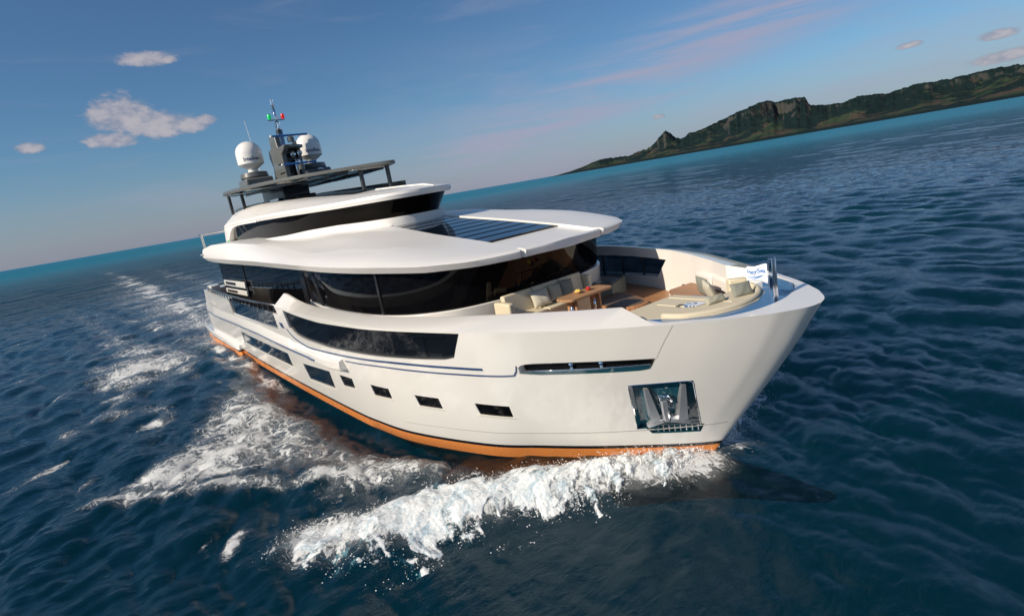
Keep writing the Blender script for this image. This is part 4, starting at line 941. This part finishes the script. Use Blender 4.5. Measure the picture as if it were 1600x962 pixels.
def bigmesh(name, V, F, mat):
    me = bpy.data.meshes.new(name); me.vertices.add(len(V)); me.vertices.foreach_set('co', V.astype(np.float32).ravel())
    me.loops.add(F.size); me.loops.foreach_set('vertex_index', F.astype(np.int32).ravel()); me.polygons.add(len(F))
    me.polygons.foreach_set('loop_start', np.arange(0, F.size, F.shape[1], dtype=np.int32)); me.polygons.foreach_set('loop_total', np.full(len(F), F.shape[1], np.int32))
    me.polygons.foreach_set('use_smooth', np.ones(len(F), bool)); me.update(calc_edges=True); me.validate()
    me.materials.append(mat); return link(bpy.data.objects.new(name, me))

mw_ = bpy.data.materials.new('sea water'); mw_.use_nodes = True; t = NT(mw_.node_tree); t.n.clear()
gp = t.node('ShaderNodeNewGeometry').outputs['Position']
at = t.node('ShaderNodeAttribute', attribute_name='foam').outputs['Fac']
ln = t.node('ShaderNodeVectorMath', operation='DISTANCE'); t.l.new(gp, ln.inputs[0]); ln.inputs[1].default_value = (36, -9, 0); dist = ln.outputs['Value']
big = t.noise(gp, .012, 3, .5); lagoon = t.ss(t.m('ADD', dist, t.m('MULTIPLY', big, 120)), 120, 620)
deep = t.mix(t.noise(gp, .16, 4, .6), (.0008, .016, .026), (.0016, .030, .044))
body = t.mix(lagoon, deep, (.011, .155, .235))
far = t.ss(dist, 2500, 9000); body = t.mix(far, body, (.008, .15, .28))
# ripples finer than the mesh, and longer ones for the distance
b1 = t.noise(t.mapping(gp, scale=(1, .5, 1), rot=(0, 0, R(-25))), 5.5, 6, .62, .5)
b2 = t.noise(t.mapping(gp, scale=(1, .42, 1), rot=(0, 0, R(-30))), .55, 5, .6, .4)
b3 = t.noise(t.mapping(gp, scale=(1, .35, 1), rot=(0, 0, R(-28))), .05, 4, .6, .3)
bp = t.node('ShaderNodeBump'); bp.inputs['Strength'].default_value = 1; bp.inputs['Distance'].default_value = 1
hh = t.m('ADD', t.m('ADD', t.m('MULTIPLY', b1, t.m('ADD', .034, t.m('MULTIPLY', t.ss(dist, 30, 140), .06))), t.m('MULTIPLY', t.m('MULTIPLY', b2, t.ss(dist, 25, 160)), .85)), t.m('MULTIPLY', t.m('MULTIPLY', b3, t.ss(dist, 250, 1200)), 4.0))
t.put(bp.inputs['Height'], hh)
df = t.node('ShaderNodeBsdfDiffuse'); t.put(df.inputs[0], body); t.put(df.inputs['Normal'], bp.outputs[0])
tr = t.node('ShaderNodeBsdfTransparent'); tr.inputs[0].default_value = (.45, .80, .88, 1)
mb_ = t.node('ShaderNodeMixShader'); t.put(mb_.inputs[0], t.m('MULTIPLY', t.ss(dist, 45, 18), .74)); t.l.new(df.outputs[0], mb_.inputs[1]); t.l.new(tr.outputs[0], mb_.inputs[2])
gl = t.node('ShaderNodeBsdfGlossy'); t.put(gl.inputs['Roughness'], t.m('ADD', .02, t.m('MULTIPLY', t.ss(dist, 60, 900), .18))); t.put(gl.inputs['Normal'], bp.outputs[0]); gl.inputs[0].default_value = (.86, .9, 1, 1)
fr = t.node('ShaderNodeFresnel'); fr.inputs[0].default_value = 1.333; t.put(fr.inputs['Normal'], bp.outputs[0])
mg = t.node('ShaderNodeMixShader'); t.put(mg.inputs[0], t.m('MULTIPLY', fr.outputs[0], t.m('SUBTRACT', .92, t.m('MULTIPLY', t.ss(dist, 40, 800), .56)))); t.l.new(mb_.outputs[0], mg.inputs[1]); t.l.new(gl.outputs[0], mg.inputs[2])
# lacy foam
wv = t.noise(gp, .9, 4, .6, 0, out=1); wv2 = t.noise(gp, 3.2, 3, .6, 0, out=1)
va = t.node('ShaderNodeVectorMath', operation='MULTIPLY_ADD'); t.l.new(wv, va.inputs[0]); va.inputs[1].default_value = (1.5, 1.5, 0); t.l.new(gp, va.inputs[2])
vb = t.node('ShaderNodeVectorMath', operation='MULTIPLY_ADD'); t.l.new(wv2, vb.inputs[0]); vb.inputs[1].default_value = (.35, .35, 0); t.l.new(va.outputs[0], vb.inputs[2])
def lace(scale, rot):
    v = t.node('ShaderNodeTexVoronoi', feature='DISTANCE_TO_EDGE'); t.put(v.inputs['Vector'], t.mapping(vb.outputs[0], scale=(.55, 1.25, .01), rot=(0, 0, R(rot)))); v.inputs['Scale'].default_value = scale; return v.outputs['Distance']
l1, l2, l3 = lace(1.3, 38), lace(3.4, 30), lace(8.5, 45)
thr = t.m('MULTIPLY', at, at)
def edge(l, k): return t.m('SUBTRACT', 1.0, t.m('DIVIDE', l, t.m('ADD', .012, t.m('MULTIPLY', thr, k))), clamp=True)
fine = t.noise(vb.outputs[0], 7, 6, .7)
lc = t.m('MAXIMUM', t.m('MAXIMUM', edge(l1, .42), t.m('MULTIPLY', edge(l2, .40), .9)), t.m('MULTIPLY', edge(l3, .36), .75))
fo = t.m('ADD', t.m('MULTIPLY', lc, t.m('ADD', .55, t.m('MULTIPLY', fine, .9))), t.m('MULTIPLY', t.m('SUBTRACT', at, .70), 1.5))
fo = t.m('MULTIPLY', t.ss(t.m('ADD', fo, t.m('MULTIPLY', t.m('SUBTRACT', fine, .5), 1.1)), .42, .92), t.ss(at, .06, .30))
fo = t.m('MAXIMUM', fo, t.m('MULTIPLY', t.ss(t.m('ADD', at, t.m('MULTIPLY', t.m('SUBTRACT', t.noise(gp, 2.2, 6, .7), .5), .9)), .3, .9), .20))
fo = t.m('MULTIPLY', fo, .88, clamp=True)
fb_ = t.node('ShaderNodeBump'); fb_.inputs['Strength'].default_value = .8; fb_.inputs['Distance'].default_value = .05; t.put(fb_.inputs['Height'], t.m('ADD', fine, fo))
fdn = t.node('ShaderNodeBsdfDiffuse'); fdn.inputs[0].default_value = (.68, .70, .71, 1); t.put(fdn.inputs['Normal'], fb_.outputs[0])
mf = t.node('ShaderNodeMixShader'); t.put(mf.inputs[0], fo); t.l.new(mg.outputs[0], mf.inputs[1]); t.l.new(fdn.outputs[0], mf.inputs[2])
out = t.node('ShaderNodeOutputMaterial'); t.l.new(mf.outputs[0], out.inputs[0])
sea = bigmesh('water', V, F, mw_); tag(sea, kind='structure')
a_ = sea.data.attributes.new('foam', 'FLOAT', 'POINT'); a_.data.foreach_set('value', fd.astype(np.float32).ravel())

# ---- breaking bow wave: a heaped shell of churned foam on each side of the stem
M_foam = bpy.data.materials.new('churned foam'); M_foam.use_nodes = True; t = NT(M_foam.node_tree); b = t.n['Principled BSDF']
gp = t.node('ShaderNodeNewGeometry').outputs['Position']; fl = t.node('ShaderNodeAttribute', attribute_name='flow').outputs['Vector']; cov = t.node('ShaderNodeAttribute', attribute_name='cover').outputs['Fac']
wq = t.node('ShaderNodeVectorMath', operation='MULTIPLY_ADD'); t.l.new(t.noise(gp, 2.5, 4, .6, 0, out=1), wq.inputs[0]); wq.inputs[1].default_value = (.9, .5, 0); t.l.new(fl, wq.inputs[2])
s1 = t.noise(t.mapping(wq.outputs[0], scale=(3.0, 1.0, 1)), 1.0, 8, .72); s2 = t.noise(t.mapping(wq.outputs[0], scale=(9, 2.2, 1)), 1.0, 6, .7); fn = t.noise(gp, 14, 7, .72)
mixv = t.m('ADD', t.m('ADD', t.m('MULTIPLY', s1, .5), t.m('MULTIPLY', s2, .28)), t.m('MULTIPLY', fn, .22))
b.inputs['Roughness'].default_value = .8; b.inputs['Specular IOR Level'].default_value = .2
t.put(b.inputs['Base Color'], t.mix(t.ss(mixv, .40, .56), (.32, .44, .52), (.74, .76, .77)))
bn = t.node('ShaderNodeBump'); bn.inputs['Strength'].default_value = .7; bn.inputs['Distance'].default_value = .04; t.put(bn.inputs['Height'], mixv); t.put(b.inputs['Normal'], bn.outputs[0])
al = t.ss(t.m('ADD', t.m('MULTIPLY', cov, 1.25), t.m('MULTIPLY', t.m('SUBTRACT', mixv, .5), 4.2)), .12, .60); t.put(b.inputs['Alpha'], al)
UP = np.array([(31.02, -.05), (30.4, -.45), (29.7, -.98), (29.1, -1.55), (28.5, -2.45), (27.8, -3.4), (27.0, -4.45), (26.4, -5.4), (25.9, -6.3), (25.5, -7.2)])
LO = np.array([(31.12, -.60), (30.95, -1.2), (30.75, -1.9), (30.45, -2.65), (30.2, -3.5), (29.85, -4.25), (29.4, -5.05), (29.0, -5.95), (28.5, -7.0), (26.4, -8.2)])
def bow_wave(side, label):
    ns, nt = 520, 260; s = np.linspace(0, 1, ns)[:, None]; tt = np.linspace(-.12, 1.15, nt)[None, :]
    ip = lambda P, c: np.interp(s[:, 0], np.linspace(0, 1, len(P)), P[:, c])[:, None]
    x = ip(UP, 0)*(1-tt)+ip(LO, 0)*tt; y = ip(UP, 1)*(1-tt)+ip(LO, 1)*tt
    # ragged outline
    rag = fbm(x*1.1+3, y*1.1, 5, 21); fin = fbm(x*5, y*5, 5, 31); mid = fbm(x*2.2, y*2.2, 4, 41)
    prof = np.sin(np.pi*np.clip(np.clip(tt, 0, 2)**(.38+.5*np.clip(s*2.2, 0, 1)), 0, 1))**.6*np.where((tt < 0) | (tt > 1), 0, 1)
    amp_s = np.interp(s, [0, .05, .14, .28, .45, .75, 1], [.10, .60, .92, .62, .30, .17, .02])*(1 if side > 0 else .35)
    _, _, zw_ = waves(x, y, np.full_like(x, .05)); base = zw_*(1-.62*np.exp(-(((x-31)/5.5)**2+((y+3.5)/5.0)**2)**1.5))+mod_height(x, y)
    dens_ = prof*1.05+(rag-.5)*1.5+(mid-.5)*.8-.16-.25*np.clip(s-.8, 0, 1)*4+.22*np.exp(-((s-.62)/.2)**2)-(0 if side > 0 else .45)
    st1 = fbm(s*26+rag*2+0*tt, tt*2.2+mid*.6, 5, 91); st2 = fbm(s*70+rag*3+0*tt, tt*4+mid, 4, 93)
    dens_ = dens_+(st1-.5)*1.7*np.clip(tt*1.6-.4, 0, 1.3)+(st2-.5)*1.3*np.clip(tt*1.6-.4, 0, 1.3)+(st1-.5)*.5
    bump_ = np.clip(dens_, -.4, 1)
    z = base+np.clip(prof*1.0+(rag-.5)*.35, -.1, 1)*amp_s*.62*np.clip((bump_+.12)*3, 0, 1)+((fin-.5)*.04+(st1-.5)*.06+(st2-.5)*.05)*np.clip(bump_+.12, 0, 1)**.6+(fbm(x*16, y*16, 3, 51)-.5)*.025*np.clip(bump_+.1, 0, 1)
    z = z+np.where(bump_ < 0, bump_*.25, 0)
    V = np.stack([x, side*-y, z], -1).reshape(-1, 3); ii, jj = np.meshgrid(np.arange(ns-1), np.arange(nt-1), indexing='ij')
    F = np.stack([ii*nt+jj, (ii+1)*nt+jj, (ii+1)*nt+jj+1, ii*nt+jj+1], -1); keep = (bump_[:-1, :-1] > -.2); F = F[keep].reshape(-1, 4)
    if side < 0: pass
    else: F = F[:, ::-1]
    o = bigmesh('bow_wave', V, F, M_foam); tag(o, kind='stuff')
    at_ = o.data.attributes.new('flow', 'FLOAT_VECTOR', 'POINT'); at_.data.foreach_set('vector', np.stack([s*11-tt*1.6+0*tt, tt*3.0+0*s, 0*s*tt], -1).astype(np.float32).ravel())
    at_ = o.data.attributes.new('cover', 'FLOAT', 'POINT'); at_.data.foreach_set('value', np.clip(bump_+.1, 0, 1).astype(np.float32).ravel()); return x, y, z, bump_
M_drop = pmat('spray', (.85, .87, .88), .4)
for side in (-1, 1):
    x_, y_, z_, b_ = bow_wave(side, '')
    # flung droplets and flecks along the leading edge
    ed = np.argwhere((b_ > -.1) & (b_ < .22)); pick = ed[rng.choice(len(ed), 3600)]
    sp = MB(); octa = [(1, 0, 0), (-1, 0, 0), (0, 1, 0), (0, -1, 0), (0, 0, 1), (0, 0, -1)]; of = [(0, 2, 4), (2, 1, 4), (1, 3, 4), (3, 0, 4), (2, 0, 5), (1, 2, 5), (3, 1, 5), (0, 3, 5)]
    for i, j in pick:
        r_ = .004+.010*rng.rand()**3; dx, dy = rng.randn()*.10+.04, rng.randn()*.12-.06; h_ = abs(rng.randn())*.07
        c = (x_[i, j]+dx, -side*(-1)*0+side*-1*(y_[i, j]+dy), z_[i, j]+.01+h_)
        sp.add([(c[0]+v[0]*r_*1.3, c[1]+v[1]*r_, c[2]+v[2]*r_*.8) for v in octa], of)
    o = sp.go('spray', M_drop, None, recalc=False); tag(o, kind='stuff')

# ================================================================== COAST
EL = [(60, 0), (80, 1.0), (85, 1.6), (90, 2.2), (95, 2.5), (99, 2.15), (100.6, 2.3), (102, 2.28), (103.5, 2.21), (105, 2.2), (106.3, 2.3), (108, 2.0), (109, 2.15), (110.2, 2.22), (111.3, 1.95), (112.5, 2.1), (113.4, 2.2), (113.7, 2.3), (114.0, 3.0), (115, 3.15), (116, 3.05), (117.0, 3.35), (117.6, 3.35), (119, 2.95), (120.2, 2.65), (121.2, 2.3), (122, 2.12), (123, 1.85), (123.8, 1.78), (124.4, 1.45), (124.9, 1.6), (125.3, 2.05), (125.8, 2.42), (126.2, 2.1), (126.8, 1.6), (127.5, 1.15), (128.4, .95), (129.5, .75), (130.6, .80), (131.4, .88), (132.2, .84), (133, .7), (134, .42), (135.2, .22), (136.5, .06), (137.2, 0)]
na, nrr = 1100, 190; az_ = np.linspace(60, 137.4, na)[:, None]; q = np.linspace(0, 1, nrr)[None, :]
r0 = 3300+500*fbm(az_*.12, az_*0, 3, 5)+np.interp(az_, [110, 137], [0, 900]); depth = 2200
Rr = r0+depth*q; x = 37.57+Rr*np.cos(np.radians(az_)); y = -9.57+Rr*np.sin(np.radians(az_))
rid = fbm(x/420, y/420, 6, 11, .55, True); soft = fbm(x/900, y/900, 5, 15)
prof = np.clip(q/.62, 0, 1)**1.35*np.clip((1.25-q)/.6, 0, 1)**.6
h = prof*(.10+1.25*rid**1.5+.30*soft)+.02*np.clip(q*30, 0, 1)
h *= np.clip(q*25, 0, 1)
elev = h/Rr; mx = elev.max(1, keepdims=True); tgt = np.tan(np.radians(np.interp(az_, [e[0] for e in EL], [e[1] for e in EL])+.22*(fbm(az_*2.2, az_*0, 5, 9, .6, True)-.62)*np.clip((137-az_)/8, 0, 1)))
tgt = np.clip(tgt, 0, 1); z = h/mx*tgt+np.where(q < .004, -6, 0)
z = z+(fbm(x/28, y/28, 3, 23)-.3)*11*np.clip(q*14, 0, 1)*np.clip(tgt*60, 0, 1)*np.clip(1-z/ (tgt*Rr*.92+1), 0, 1)
V = np.stack([x, y, z], -1).reshape(-1, 3); ii, jj = np.meshgrid(np.arange(na-1), np.arange(nrr-1), indexing='ij')
F = np.stack([ii*nrr+jj, ii*nrr+jj+1, (ii+1)*nrr+jj+1, (ii+1)*nrr+jj], -1).reshape(-1, 4)
mi = bpy.data.materials.new('island slopes'); mi.use_nodes = True; t = NT(mi.node_tree); b = t.n['Principled BSDF']; g = t.node('ShaderNodeNewGeometry'); gp = g.outputs['Position']; sp = t.node('ShaderNodeSeparateXYZ'); t.l.new(gp, sp.inputs[0])
forest = t.mix(t.noise(gp, .02, 6, .7), (.003, .010, .013), (.010, .023, .022))
field = t.mix(t.ss(t.noise(gp, .006, 4, .6), .42, .6), (.026, .046, .026), (.055, .042, .034))
fm = t.m('MULTIPLY', t.ss(t.m('ADD', t.noise(gp, .0045, 5, .6), t.m('MULTIPLY', sp.outputs[2], -.0016)), .38, .48), t.ss(sp.outputs[2], 10, 22))
rock = t.mix(t.noise(gp, .03, 5, .7), (.05, .05, .05), (.11, .095, .08))
nz = t.node('ShaderNodeSeparateXYZ'); t.l.new(g.outputs['Normal'], nz.inputs[0])
c = t.mix(fm, forest, field); c = t.mix(t.m('MULTIPLY', t.ss(nz.outputs[2], .72, .55), .5), c, rock)
t.put(b.inputs['Base Color'], c); b.inputs['Roughness'].default_value = .95; b.inputs['Specular IOR Level'].default_value = .1
isl = bigmesh('hills', V, F, mi); tag(isl, kind='structure')
# distant white house on the shore
